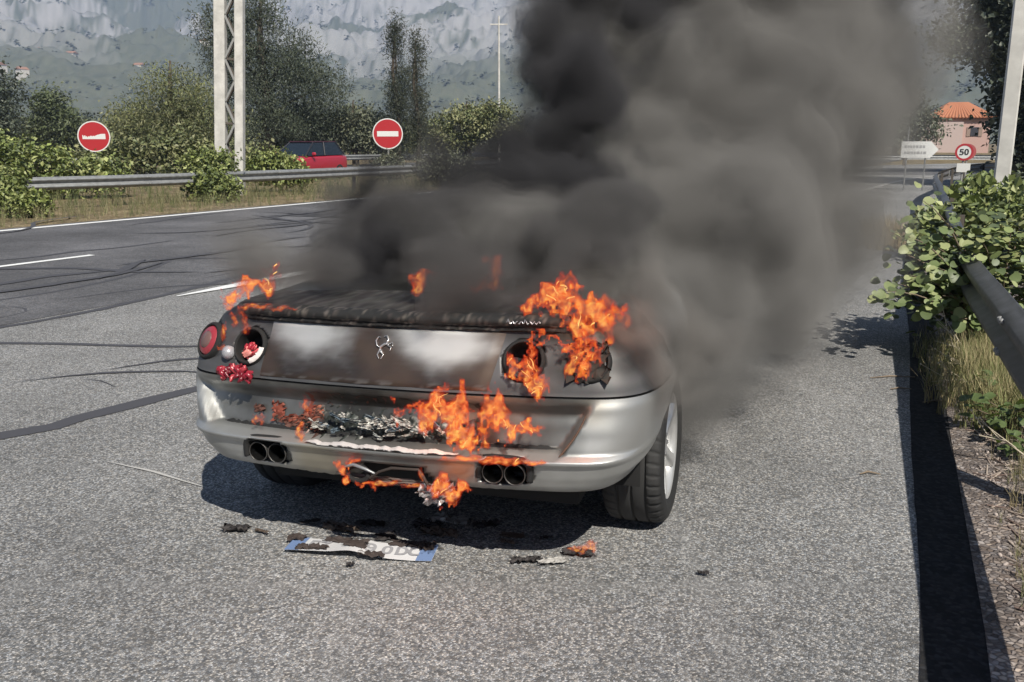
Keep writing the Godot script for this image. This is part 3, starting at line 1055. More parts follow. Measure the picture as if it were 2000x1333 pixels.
func left_side() -> void:
	var olive := [lin(0.162, 0.176, 0.068), lin(0.121, 0.142, 0.061), lin(0.209, 0.209, 0.101)]
	var dark := [lin(0.074, 0.092, 0.057), lin(0.095, 0.108, 0.068), lin(0.061, 0.076, 0.051)]
	var grey := [lin(0.135, 0.149, 0.095), lin(0.108, 0.121, 0.081), lin(0.176, 0.182, 0.115)]
	var fresh := [lin(0.203, 0.243, 0.068), lin(0.149, 0.189, 0.054), lin(0.324, 0.351, 0.135), lin(0.095, 0.121, 0.041)]
	# rails
	guard_rail("long galvanised guard rail along the left edge of the carriageway", [Vector2(-23, -13.0), Vector2(-16.5, -17.4), Vector2(-11.92, -21.38), Vector2(-8.42, -25.21), Vector2(-3.7, -33.0), Vector2(2.5, -44.0), Vector2(12, -61)], 0.75, 6.05, 1.0, 13.1)
	guard_rail("second guard rail farther back, beyond the bushes and the sign", [Vector2(-34, -38), Vector2(-19.97, -46.11), Vector2(-11.89, -52.29), Vector2(-2, -64), Vector2(8, -80)], 0.78, 4.0, 1.0)
	lattice_mast(Vector3(-8.62, 0, -28.0))
	no_entry("no entry sign with a flaking white bar, left of the mast", Vector3(-14.35, 1.74, -31.8), 0.52, 0.30, true)
	no_entry("no entry sign with a clean white bar, right of the red car", Vector3(-4.45, 1.84, -33.2), 0.54, 0.10, false)
	# trees, from the left
	tree("oak_tree", "dark round tree at the left edge of the picture", Vector3(-38.5, 0, -68), 7.6, [[Vector3(0, 4.6, 0), Vector3(3.0, 3.0, 3.0)], [Vector3(-2.4, 3.6, 1), Vector3(2.4, 2.2, 2.4)], [Vector3(1.2, 2.4, 1), Vector3(1.8, 1.6, 1.8)]], 900, 0.75, dark, -0.30, 101, 0.25)
	tree("poplar_tree", "small yellow green tree beyond the left no entry sign", Vector3(-40.5, 0, -82), 6.4, [[Vector3(0, 3.9, 0), Vector3(2.0, 2.4, 2.0)], [Vector3(1.2, 2.4, 0.5), Vector3(1.8, 1.8, 1.8)], [Vector3(-1.4, 2.2, 0), Vector3(1.6, 1.6, 1.6)]], 800, 0.7, [lin(0.10, 0.12, 0.05), lin(0.08, 0.10, 0.04)], -0.28, 102, 0.18)
	tree("stone_pine", "broad olive green pine to the left of the mast", Vector3(-17.4, 0, -48), 6.2, [[Vector3(0, 3.7, 0), Vector3(2.1, 1.6, 2.0)], [Vector3(-1.6, 2.4, 0.6), Vector3(1.8, 1.4, 1.7)], [Vector3(1.7, 2.5, 0.3), Vector3(1.9, 1.6, 1.8)], [Vector3(0, 1.5, 0.9), Vector3(2.6, 1.3, 1.6)]], 1900, 0.55, olive, -0.22, 103, 0.22, 1)
	tree("dark_pine", "tall dark pine rising behind the mast", Vector3(-15.2, 0, -58), 11.5, [[Vector3(-0.4, 8.9, 0), Vector3(1.7, 2.2, 1.8)], [Vector3(-1.5, 6.4, 0.4), Vector3(2.4, 2.0, 2.2)], [Vector3(1.7, 6.6, 0), Vector3(2.0, 2.0, 2.0)], [Vector3(3.0, 4.6, 0.4), Vector3(2.5, 1.9, 2.1)], [Vector3(-2.6, 8.2, 0.2), Vector3(1.6, 1.6, 1.6)], [Vector3(-0.6, 4.0, 0.7), Vector3(2.6, 1.9, 2.3)], [Vector3(1.4, 2.4, 1.0), Vector3(2.8, 1.5, 2.0)]], 3000, 0.62, dark, -0.20, 104, 0.32, 1)
	tree("oak_tree", "low grey green tree between the mast and the red car", Vector3(-13.3, 0, -60), 5.0, [[Vector3(-0.2, 2.6, 0), Vector3(1.7, 1.5, 1.6)], [Vector3(1.5, 2.0, 0.5), Vector3(1.6, 1.4, 1.5)], [Vector3(-1.4, 1.8, 0.4), Vector3(1.6, 1.3, 1.5)]], 1000, 0.55, grey, -0.25, 105, 0.2)
	tree("oak_tree", "round grey green tree above the roof of the red car", Vector3(-10.2, 0, -60), 4.6, [[Vector3(0, 2.5, 0), Vector3(2.2, 1.5, 1.8)], [Vector3(1.8, 1.9, 0.4), Vector3(1.6, 1.3, 1.5)], [Vector3(-1.6, 2.0, 0.4), Vector3(1.5, 1.2, 1.4)]], 1100, 0.55, grey, -0.25, 106, 0.2)
	tree("cypress_tree", "left of two slim columnar trees behind the right no entry sign", Vector3(-6.9, 0, -56), 9.2, [[Vector3(0, 2.2, 0), Vector3(0.75, 2.2, 0.75)], [Vector3(0.05, 4.8, 0), Vector3(0.68, 2.2, 0.68)], [Vector3(0, 7.3, 0), Vector3(0.5, 2.0, 0.5)]], 900, 0.45, [lin(0.045, 0.055, 0.035), lin(0.06, 0.068, 0.04)], -0.28, 107, 0.14, 1)
	tree("cypress_tree", "right of two slim columnar trees behind the right no entry sign", Vector3(-5.75, 0, -56.6), 8.4, [[Vector3(0, 2.1, 0), Vector3(0.7, 2.1, 0.7)], [Vector3(-0.05, 4.4, 0), Vector3(0.66, 2.0, 0.66)], [Vector3(0, 6.6, 0), Vector3(0.46, 1.8, 0.46)]], 700, 0.45, [lin(0.055, 0.065, 0.04), lin(0.075, 0.08, 0.05)], -0.22, 108, 0.14, 1)
	tree("oak_tree", "sunlit green tree half hidden at the left edge of the smoke", Vector3(-3.0, 0, -62), 4.6, [[Vector3(0, 2.5, 0), Vector3(1.9, 1.5, 1.8)], [Vector3(1.9, 2.7, 0.4), Vector3(1.7, 1.5, 1.6)], [Vector3(-1.7, 1.7, 0.4), Vector3(1.5, 1.2, 1.4)]], 1100, 0.55, olive, -0.25, 109, 0.2)
	# the wooded band between carriageway and slopes
	for k in 34:
		var az := deg_to_rad(-34.0 + 46.0 * k / 33.0 + rr(-0.6, 0.6))
		var d := rr(72.0, 150.0)
		var r := rr(1.5, 2.6) * d / 85.0
		var hh := rr(1.6, 2.7) * d / 85.0
		tree("woodland_tree", "one of the low trees massed in the valley beyond the carriageway", Vector3(sin(az) * d, 0, -cos(az) * d), hh * 1.5, [[Vector3(0, hh * 0.8, 0), Vector3(r, hh * 0.75, r)], [Vector3(r * 0.8, hh * 0.5, 0), Vector3(r * 0.8, hh * 0.5, r * 0.8)]], 330, 0.8 * d / 85.0, [grey, dark, olive][k % 3], -0.35, 200 + k, 0.15, 0, "low trees massed in the valley beyond the carriageway")
	# bushes round the rail
	bush("bramble_bush", "large leafy bush behind the guard rail at the left edge", Vector3(-15.0, 0, -26.5), [[Vector3(-1.8, 0.9, 0), Vector3(1.5, 1.0, 1.0)], [Vector3(0.2, 1.0, 0), Vector3(1.4, 0.9, 1.0)], [Vector3(1.8, 0.7, 0.2), Vector3(1.3, 0.75, 0.9)], [Vector3(-0.9, 1.2, 0.2), Vector3(1.0, 0.7, 0.8)], [Vector3(-3.4, 0.9, 0.2), Vector3(1.2, 1.0, 0.8)], [Vector3(3.1, 0.7, -0.2), Vector3(0.8, 0.62, 0.6)]], 1900, 0.30, fresh, -0.30, 301)
	bush("bramble_bush", "small leafy bush spilling over the rail at the left edge", Vector3(-11.0, 0, -19.9), [[Vector3(-0.1, 0.38, 0), Vector3(0.55, 0.42, 0.5)], [Vector3(0.5, 0.22, 0.1), Vector3(0.42, 0.28, 0.4)], [Vector3(-0.3, 0.68, -0.5), Vector3(0.4, 0.32, 0.4)]], 620, 0.19, fresh, -0.35, 302)
	bush("bramble_bush", "bush growing under and over the rail at the foot of the mast", Vector3(-8.15, 0, -25.3), [[Vector3(0, 0.42, 0.25), Vector3(0.75, 0.42, 0.45)], [Vector3(0.1, 0.30, 0.4), Vector3(0.6, 0.32, 0.4)], [Vector3(-0.45, 0.95, -0.9), Vector3(0.8, 0.42, 0.5)]], 820, 0.21, fresh, -0.32, 303)
	bush("bramble_bush", "bush behind the rail between the mast and the red car", Vector3(-7.65, 0, -29.8), [[Vector3(-0.1, 0.72, 0), Vector3(0.85, 0.5, 0.6)], [Vector3(0.5, 0.5, 0), Vector3(0.55, 0.38, 0.5)]], 650, 0.24, fresh, -0.32, 304)
	bush("bramble_bush", "bush under the right no entry sign behind the rail", Vector3(-4.2, 0, -33.0), [[Vector3(-0.2, 0.75, 0.1), Vector3(0.62, 0.50, 0.35)], [Vector3(1.8, 0.6, 0), Vector3(1.3, 0.6, 0.6)]], 600, 0.26, grey, -0.32, 305)
	bush("low_hedge", "loose hedge below the pine, left of the mast", Vector3(-14.5, 0, -38), [[Vector3(-2.0, 0.8, 0), Vector3(1.8, 0.9, 1.0)], [Vector3(0.8, 0.9, 0), Vector3(1.8, 1.0, 1.0)], [Vector3(3.2, 0.8, 0), Vector3(1.6, 0.9, 0.9)]], 1200, 0.36, olive, -0.30, 306)
	# grass along the rail
	var pts := []
	for k in 2600:
		var s := rr(4.0, 34.0)
		var off := -16.3 - pow(rng.randf(), 0.7) * 4.2
		var w := road(s, off)
		if rng.randf() < sstep(-16.3, -17.2, off) + 0.12:
			pts.append(Vector3(w.x, -0.03, w.y))
	grass_field("dry_grass", pts, 0.34, [lin(0.20, 0.18, 0.09), lin(0.14, 0.15, 0.06), lin(0.26, 0.23, 0.13), lin(0.10, 0.12, 0.045)]).set_meta("label", "dry grass along the left guard rail")
	pts = []
	for k in 2200:
		var w := road(rr(0.0, 70.0), rr(-28.5, -20.0))
		pts.append(Vector3(w.x, -0.03, w.y))
	grass_field("wild_grass", pts, 0.55, [lin(0.16, 0.16, 0.07), lin(0.10, 0.12, 0.045), lin(0.08, 0.10, 0.04)]).set_meta("label", "rough grass on the strip between the two carriageways")
	red_car()
	# thin far pole in front of the slopes
	var mb := MB.new()
	mb.tube([Vector3(0, 0, 0), Vector3(0, 10.8, 0)], [0.11, 0.07], 8)
	mb.box(Vector3(0, 10.2, 0), Vector3(1.3, 0.10, 0.10))
	single("utility_pole", mb.mesh(), M.concrete, "thin pale utility pole far off beside the smoke", "pole", place(Vector3(-1.0, 0, -72)))


func wheel_simple(parent: Node, at: Vector3, r: float, w: float) -> void:
	var xf := Transform3D(Basis(Vector3(0, 0, 1), PI / 2), at)
	var mb := MB.new()
	mb.lathe([Vector2(r * 0.62, -w * 0.5), Vector2(r * 0.92, -w * 0.5), Vector2(r, -w * 0.35), Vector2(r, w * 0.35), Vector2(r * 0.92, w * 0.5), Vector2(r * 0.62, w * 0.5)], 24, xf)
	var o := part("wheel", mb.mesh(), mat(lin(0.02, 0.02, 0.02), 0.9), parent)
	var h := MB.new()
	h.lathe([Vector2(0.001, -w * 0.42), Vector2(r * 0.63, -w * 0.46), Vector2(r * 0.63, w * 0.46), Vector2(0.001, w * 0.42)], 20, xf)
	part("rim", h.mesh(), M.galv, o)


func red_car() -> void:
	# a tall hatchback coming towards us on the other carriageway
	var o := thing("passing_car", "red car passing on the far carriageway between mast and no entry sign", "car", place(Vector3(-8.85, 0, -39.5), -0.42))
	var red := mat(lin(0.36, 0.012, 0.03), 0.3)
	red.clearcoat_enabled = true
	red.clearcoat = 0.8
	var glass := mat(lin(0.012, 0.018, 0.025), 0.08)
	# body: sections along z (front at +z), half width and heights
	var secs := [[2.05, 0.62, 0.35, 0.62], [1.98, 0.76, 0.25, 0.76], [1.6, 0.86, 0.22, 0.90], [1.0, 0.88, 0.22, 0.98], [0.0, 0.89, 0.22, 1.0], [-1.4, 0.88, 0.22, 1.02], [-1.9, 0.82, 0.25, 1.0], [-2.02, 0.70, 0.35, 0.92]]
	var rows := []
	for s in secs:
		var row := []
		for k in 20:
			var a := TAU * k / 20.0
			var cx := signf(cos(a)) * pow(absf(cos(a)), 0.35)
			var cy := signf(sin(a)) * pow(absf(sin(a)), 0.35)
			row.append(Vector3(cx * s[1], lerpf(s[2], s[3], cy * 0.5 + 0.5), s[0]))
		rows.append(row)
	var mb := MB.new()
	mb.net(rows, [], true)
	for e in [0, rows.size() - 1]:
		var c0 := mb.p(Vector3(0, 0.5, secs[e][0]))
		for k in 20:
			mb.t(c0, e * 20 + k, e * 20 + (k + 1) % 20)
	part("body", mb.mesh(), red, o)
	# greenhouse
	var lo := [Vector3(-0.80, 0.98, 1.05), Vector3(0.80, 0.98, 1.05), Vector3(0.80, 1.0, -1.75), Vector3(-0.80, 1.0, -1.75)]
	var hi := [Vector3(-0.60, 1.52, 0.25), Vector3(0.60, 1.52, 0.25), Vector3(0.62, 1.54, -1.35), Vector3(-0.62, 1.54, -1.35)]
	var names := ["windscreen", "side_window", "rear_window", "side_window"]
	for i in 4:
		var j := (i + 1) % 4
		var g := MB.new()
		g.quad(lo[i], lo[j], hi[j], hi[i])
		part(names[i], g.mesh(), glass, o)
		var pl := MB.new()
		pl.tube([lo[i], hi[i]], [0.04, 0.035], 6)
		part("pillar", pl.mesh(), M.sign_black, o)
	for s in [-1.0, 1.0]:
		var pl := MB.new()
		pl.tube([Vector3(0.81 * s, 0.99, -0.3), Vector3(0.625 * s, 1.53, -0.45)], [0.035], 6)
		part("pillar", pl.mesh(), M.sign_black, o)
	var rf := MB.new()
	rf.box(Vector3(0, 1.55, -0.55), Vector3(1.26, 0.06, 1.66), Basis.IDENTITY, 0.025)
	part("roof", rf.mesh(), mat(lin(0.05, 0.012, 0.02), 0.35), o)
	for s in [-1.0, 1.0]:
		var mi := MB.new()
		mi.box(Vector3(0.98 * s, 1.06, 0.72), Vector3(0.2, 0.14, 0.10), Basis.IDENTITY, 0.04)
		part("mirror", mi.mesh(), red, o)
		var hl := MB.new()
		hl.box(Vector3(0.60 * s, 0.70, 1.93), Vector3(0.30, 0.13, 0.14), Basis(Vector3.UP, 0.35 * s), 0.04)
		part("headlight", hl.mesh(), M.sign_white, o)
		for z in [1.25, -1.25]:
			wheel_simple(o, Vector3(0.78 * s, 0.31, z), 0.31, 0.20)
	var gr := MB.new()
	gr.box(Vector3(0, 0.50, 2.0), Vector3(0.9, 0.16, 0.12), Basis.IDENTITY, 0.02)
	part("grille", gr.mesh(), M.sign_black, o)


# ------------------------------------------------------------------ right side
func right_side() -> void:
	var fresh := [lin(0.208, 0.247, 0.078), lin(0.156, 0.195, 0.065), lin(0.312, 0.338, 0.143), lin(0.091, 0.117, 0.046)]
	var dark := [lin(0.065, 0.078, 0.052), lin(0.091, 0.104, 0.065), lin(0.052, 0.065, 0.044)]
	var hazy := [lin(0.130, 0.150, 0.104), lin(0.169, 0.182, 0.124), lin(0.098, 0.114, 0.078)]
	guard_rail("galvanised guard rail along the right verge beside the leafy bush", [Vector2(-0.6, 3.0), Vector2(0.95, -0.3), Vector2(2.62, -4.55), Vector2(3.56, -6.94), Vector2(4.75, -9.6), Vector2(8.24, -17.5), Vector2(12.4, -26.5), Vector2(18.5, -36), Vector2(26, -43)], 0.75, 4.0, -1.0, 2.9, M.galv_grey)
	var mb := MB.new()
	mb.box(Vector3(0, 4.0, 0), Vector3(0.22, 8.4, 0.22), Basis(Vector3.UP, -0.45), 0.02)
	single("white_pole", mb.mesh(), M.concrete, "square white concrete pole standing in the bushes at the right edge", "pole", place(Vector3(7.42, 0, -13.9)))
	# speed limit sign
	var o := thing("speed_limit_sign", "round 50 speed limit sign with a small white plate below it", "road sign", place(Vector3(14.6, 0, -29.8), -0.42))
	var c := Transform3D(Basis.IDENTITY, Vector3(0, 1.24, 0))
	mb = MB.new()
	disc(mb, 0.27, 0.0, 0.02)
	part("sign_back", mb.mesh(), M.sign_back, o, c)
	mb = MB.new()
	disc(mb, 0.268, 0.005, 0.003)
	part("white_disc", mb.mesh(), M.sign_white, o, c)
	mb = MB.new()
	ring(mb, 0.205, 0.27, 0.010, 0.004)
	part("red_rim", mb.mesh(), mat(lin(0.40, 0.03, 0.04), 0.5), o, c)
	var tm := TextMesh.new()
	var sf := SystemFont.new()
	sf.font_names = PackedStringArray(["Droid Sans"])
	sf.font_weight = 700
	tm.font = sf
	tm.text = "50"
	tm.font_size = 64
	tm.pixel_size = 0.0041
	tm.depth = 0.006
	part("number", tm, M.sign_black, o, Transform3D(Basis.IDENTITY, Vector3(0, 1.24, 0.011)))
	mb = MB.new()
	mb.box(Vector3(0.02, 0.74, 0.01), Vector3(0.40, 0.28, 0.02), Basis.IDENTITY, 0.004)
	part("small_plate", mb.mesh(), M.sign_white, o)
	mb = MB.new()
	mb.tube([Vector3(0, -0.1, -0.05), Vector3(0, 1.5, -0.05)], [0.03], 8)
	part("post", mb.mesh(), M.galv_dull, o)
	o = thing("round_sign", "round sign seen from behind just right of the speed limit sign", "road sign", place(Vector3(15.0, 0, -30.4), -0.42))
	mb = MB.new()
	disc(mb, 0.26, 0.0, 0.02)
	part("sign_back", mb.mesh(), mat(lin(0.40, 0.10, 0.10), 0.5), o, Transform3D(Basis.IDENTITY, Vector3(0, 1.24, 0)))
	mb = MB.new()
	mb.tube([Vector3(0, -0.1, -0.05), Vector3(0, 1.4, -0.05)], [0.03], 8)
	part("post", mb.mesh(), M.galv_dull, o)
	# arrow shaped direction sign
	o = thing("direction_sign", "white arrow shaped direction sign pointing right at the end of the road", "road sign", place(Vector3(13.25, 0, -30.0), -0.25).scaled_local(Vector3(0.76, 0.98, 0.8)))
	mb = MB.new()
	var pr := [Vector2(-0.75, -0.27), Vector2(0.42, -0.27), Vector2(0.74, 0.0), Vector2(0.42, 0.27), Vector2(-0.75, 0.27)]
	var idx := []
	for z in [0.02, -0.02]:
		var row := []
		for p in pr:
			row.append(mb.p(Vector3(p.x, p.y, z)))
		idx.append(row)
	for i in range(1, 4):
		mb.t(idx[0][0], idx[0][i], idx[0][i + 1])
		mb.t(idx[1][0], idx[1][i + 1], idx[1][i])
	for i in 5:
		var j := (i + 1) % 5
		mb.quad(Vector3(pr[j].x, pr[j].y, 0.02), Vector3(pr[i].x, pr[i].y, 0.02), Vector3(pr[i].x, pr[i].y, -0.02), Vector3(pr[j].x, pr[j].y, -0.02))
	part("arrow_board", mb.mesh(), M.sign_white, o, Transform3D(Basis.IDENTITY, Vector3(0, 1.34, 0)))
	mb = MB.new()
	for row in 2:
		var x := -0.62
		for k in 7:
			var w := rr(0.06, 0.13)
			mb.box(Vector3(x + w * 0.5, 1.34 + 0.10 - row * 0.2, 0.023), Vector3(w, 0.085, 0.004))
			x += w + 0.035
	part("lettering", mb.mesh(), M.sign_back, o)
	for x in [-0.5, 0.25]:
		mb = MB.new()
		mb.tube([Vector3(x, -0.1, -0.06), Vector3(x, 1.6 if x > 0 else 2.1, -0.06)], [0.03], 8)
		part("post", mb.mesh(), M.galv, o)
	# rail at the end of the road
	guard_rail("low pale guard rail crossing behind the direction sign", [Vector2(9, -58), Vector2(20, -60.5), Vector2(30, -60), Vector2(44, -56)], 0.7, 4.0, -1.0)
	house()
	# trees
	tree("plane_tree", "big dark tree at the right edge behind the white pole", Vector3(17.55, 0, -32.5), 11.5, [[Vector3(0.4, 7.3, 0), Vector3(2.4, 2.6, 2.6)], [Vector3(-0.4, 5.0, 0.8), Vector3(1.5, 1.7, 2.0)], [Vector3(1.9, 4.6, 0.5), Vector3(2.2, 2.3, 2.2)], [Vector3(0.2, 2.9, 0.6), Vector3(1.3, 1.9, 1.6)], [Vector3(1.2, 1.5, 0.9), Vector3(1.7, 1.5, 1.6)], [Vector3(2.8, 1.9, 0.6), Vector3(1.8, 1.7, 1.7)]], 4200, 0.6, dark, -0.30, 401, 0.35)
	tree("plane_tree", "paler tree spreading above the orange roof", Vector3(24.2, 0, -44.0), 11.0, [[Vector3(-0.8, 7.2, 0), Vector3(2.9, 1.9, 2.6)], [Vector3(-3.0, 6.3, 0.4), Vector3(2.0, 1.4, 1.8)], [Vector3(1.6, 8.4, 0), Vector3(2.8, 2.0, 2.4)], [Vector3(2.4, 5.2, 0), Vector3(2.4, 2.4, 2.4)], [Vector3(-2.4, 8.6, 0), Vector3(2.2, 1.4, 1.8)]], 2300, 0.6, hazy, -0.12, 402, 0.3)
	tree("plane_tree", "tree behind the smoke left of the orange roof", Vector3(30.0, 0, -84.0), 9.0, [[Vector3(0, 5.4, 0), Vector3(2.4, 3.0, 2.4)], [Vector3(-2.6, 4.2, 0), Vector3(2.2, 2.4, 2.2)], [Vector3(2.6, 4.0, 0), Vector3(2.2, 2.2, 2.2)]], 1000, 0.8, hazy, -0.22, 403, 0.3)
	for k in 9:
		var az := deg_to_rad([8.0, 11.0, 14.0, 17.0, 20.0, 22.5, 31.0, 33.5, 36.0][k])
		var d := 96.0 + 10.0 * (k % 4)
		tree("roadside_tree", "one of the trees beyond the end of the road", Vector3(sin(az) * d, 0, -cos(az) * d), 8.0, [[Vector3(0, 4.4, 0), Vector3(3.2, 3.2, 3.0)], [Vector3(2.4, 3.0, 0), Vector3(2.8, 2.4, 2.6)]], 420, 1.0, hazy, -0.35, 420 + k, 0.25, 0, "trees beyond the end of the road")
	# bushes behind the rail
	var spots := [[Vector3(6.6, 0, -12.2), 0.9, "bush just left of the foot of the white pole"], [Vector3(8.9, 0, -15.4), 0.9, "bush behind the white pole beside the rail"], [Vector3(10.1, 0, -19.0), 0.7, "bush by the rail in front of the speed limit sign"], [Vector3(12.9, 0, -24.5), 0.55, "low bush below the speed limit sign plate"], [Vector3(8.3, 0, -11.6), 1.1, "bush right of the foot of the white pole"]]
	var k := 0
	for s in spots:
		k += 1
		var r: float = s[1]
		bush("roadside_bush", s[2], s[0], [[Vector3(0, r * 0.55, 0), Vector3(r, r * 0.62, r)], [Vector3(r * 0.8, r * 0.45, 0.2), Vector3(r * 0.8, r * 0.5, r * 0.8)], [Vector3(-r * 0.6, r * 0.4, -0.2), Vector3(r * 0.7, r * 0.45, r * 0.7)]], 900, 0.15 + 0.006 * absf(s[0].z), dark if k == 2 else fresh, -0.34, 440 + k)
	leafy_bush()
	verge_plants()


func house() -> void:
	var o := thing("pink_house", "pink rendered house with an orange tiled roof at the end of the road", "house", place(Vector3(57.4, 0, -120), -0.30))
	var wall := mat(lin(0.50, 0.34, 0.30), 0.9)
	var mb := MB.new()
	mb.box(Vector3(0, 1.6, 0), Vector3(7.0, 5.6, 6.0))
	part("wall", mb.mesh(), wall, o)
	mb = MB.new()
	mb.box(Vector3(-2.2, 1.4, 1.9), Vector3(5.0, 5.0, 3.4))
	part("annexe_wall", mb.mesh(), mat(lin(0.50, 0.40, 0.37), 0.9), o)
	var tile := mat(lin(0.42, 0.17, 0.09), 0.9)
	mb = MB.new()
	var top := 4.4
	var e := [Vector3(-4.0, top, 3.5), Vector3(4.0, top, 3.5), Vector3(4.0, top, -3.5), Vector3(-4.0, top, -3.5)]
	var r0 := Vector3(-1.1, 6.3, 0)
	var r1 := Vector3(1.1, 6.3, 0)
	var faces := [[e[0], e[1], r1, r0], [e[1], e[2], r1, r1], [e[2], e[3], r0, r1], [e[3], e[0], r0, r0]]
	for fc in faces:
		# rolls of tiles running up the slope
		var n := 20
		for i in n:
			var a: Vector3 = fc[0].lerp(fc[1], (i + 0.5) / n)
			var b: Vector3 = fc[3].lerp(fc[2], (i + 0.5) / n)
			mb.tube([a, b], [0.20, 0.18 if fc[2] != fc[3] else 0.03], 5)
		mb.quad(fc[0], fc[1], fc[2], fc[3])
	part("roof", mb.mesh(), tile, o)
	mb = MB.new()
	mb.box(Vector3(0, top - 0.12, 0), Vector3(7.7, 0.2, 6.7))
	part("eaves", mb.mesh(), mat(lin(0.25, 0.17, 0.14), 0.9), o)
	for x in [-1.6, 1.7]:
		var w := MB.new()
		w.box(Vector3(x, 2.7, 3.03), Vector3(0.9, 1.1, 0.08))
		var wd := part("window", w.mesh(), mat(lin(0.05, 0.05, 0.06), 0.3), o)
		w = MB.new()
		for s in [-1.0, 1.0]:
			w.box(Vector3(x + s * 0.68, 2.7, 3.05), Vector3(0.42, 1.15, 0.06))
		part("shutter", w.mesh(), mat(lin(0.30, 0.22, 0.18), 0.8), wd)


func leafy_bush() -> void:
	# the round leaved bush hanging over the rail: stems, the leaves that show largest one by one, the rest behind them
	var o := thing("leafy_bush", "bush with large round leaves leaning over the right guard rail", "bush", place(Vector3(3.75, 0, -7.1)))
	var lv := [leaf_mesh(0.074, 0.074, 0.14, 0.20, 1.0), leaf_mesh(0.064, 0.072, 0.10, 0.08, 0.9), leaf_mesh(0.060, 0.068, 0.25, 0.30, 1.0)]
	var lm := []
	for c in [lin(0.19, 0.235, 0.095), lin(0.13, 0.17, 0.065), lin(0.29, 0.32, 0.15), lin(0.09, 0.12, 0.05)]:
		var m := mat(c, 0.5)
		m.backlight_enabled = true
		m.backlight = Color(0.30, 0.36, 0.10)
		lm.append(m)
	# stems: from the root, each to its tip (local to the bush)
	var tips := [Vector3(-0.45, 1.02, 0.1), Vector3(-0.78, 0.62, 0.42), Vector3(-0.62, 0.50, 0.62), Vector3(-0.30, 0.70, 0.35), Vector3(-0.55, 0.82, 0.25), Vector3(-0.95, 0.45, 0.35), Vector3(-0.15, 0.60, 0.55), Vector3(0.05, 0.92, 0.2), Vector3(0.35, 1.0, -0.2), Vector3(0.6, 1.02, 0.0), Vector3(0.85, 1.0, 0.3), Vector3(0.55, 0.85, 0.5), Vector3(-0.5, 0.32, 0.62), Vector3(0.2, 0.75, 0.75), Vector3(0.95, 0.9, -0.2), Vector3(-0.70, 0.74, 0.02), Vector3(-0.35, 0.45, 0.75), Vector3(-0.70, 0.55, 0.30), Vector3(-0.60, 0.68, 0.48), Vector3(-0.45, 0.60, 0.55), Vector3(-0.82, 0.52, 0.15), Vector3(-0.42, 0.90, 0.0), Vector3(-0.25, 0.85, 0.40), Vector3(-0.80, 1.18, 0.55), Vector3(-1.08, 0.55, 0.72), Vector3(-0.86, 0.92, 0.5)]
	var spots := []
	var sm := MB.new()
	for t in tips:
		var a := Vector3(t.x * 0.15 + 0.15, 0.0, t.z * 0.2 - 0.05)
		var b := Vector3(t.x * 0.5 + 0.08, t.y * 0.75 + 0.08, t.z * 0.5)
		var path := []
		for k in 9:
			var u := k / 8.0
			path.append(a.lerp(b, u).lerp(b.lerp(t, u), u))
		sm.tube(path, [0.012, 0.010, 0.009, 0.008, 0.007, 0.006, 0.005, 0.004, 0.002], 6)
		for k in range(40):
			var u := pow(rng.randf(), 0.6)
			var c: Vector3 = path[mini(8, int(u * 8.0))].lerp(path[mini(8, int(u * 8.0) + 1)], u * 8.0 - floor(u * 8.0))
			var off := Vector3(rng.randfn(), rng.randfn() * 0.7, rng.randfn()) * 0.085
			spots.append(c + off)
	part("stem", sm.mesh(), M.twig, o)
	var order := []
	for s in spots:
		order.append([(s + o.position - EYE).length() - s.y * 0.3, s])
	order.sort_custom(func(a, b): return a[0] < b[0])
	for i in mini(290, order.size()):
		var s: Vector3 = order[i][1]
		var up := (Vector3(rng.randfn() * 0.5, 1.0, 0.5 + rng.randfn() * 0.5) + SUN * 0.5).normalized()
		var d := Vector3(s.x + rng.randfn() * 0.3, -0.3, s.z + rng.randfn() * 0.3)
		d = (d - up * d.dot(up)).normalized()
		var b := Basis(d.cross(up).normalized(), up, -d).scaled_local(Vector3.ONE * rr(0.45, 1.30))
		part("leaf", lv[i % 3], lm[rng.randi() % 4], o, Transform3D(b, s))
	var where := []
	var tint := []
	var cols := [lin(0.18, 0.22, 0.08), lin(0.13, 0.165, 0.06), lin(0.26, 0.28, 0.12), lin(0.07, 0.095, 0.04)]
	for i in range(290, order.size()):
		where.append([order[i][1], 1.0])
	for i in 1500:
		var t: Vector3 = tips[rng.randi() % tips.size()]
		var p := Vector3(t.x * 0.7, t.y, t.z * 0.6 - 0.2) * Vector3(rr(0.5, 1.05), pow(rng.randf(), 0.5), rr(0.3, 1.05)) + Vector3(rng.randfn() * 0.1 + 0.1, 0.0, rng.randfn() * 0.14 - 0.08)
		if p.y > 0.22 or rng.randf() < 0.3:
			where.append([p, 1.0])
	for i in 420:
		where.append([Vector3(rr(-0.35, 0.35), 0.35 + 0.6 * rng.randf(), rr(-0.3, 0.55)), 1.0])
	for i in 700:
		where.append([Vector3(rr(0.2, 2.0), 0.25 + 0.75 * pow(rng.randf(), 0.6), rr(-0.9, 0.9)), 0.95])
	var xf := []
	for w in where:
		var s: float = rr(0.6, 1.2) * w[1]
		xf.append(Transform3D(Basis.from_euler(Vector3(rr(-0.2, 0.9), rng.randf() * TAU, rr(-0.5, 0.5))).scaled(Vector3(s, s, s)), w[0]))
		tint.append(cols[rng.randi() % 4] * rr(0.8, 1.2))
	scatter("foliage", lv[1], M.leaf, xf, tint, o)


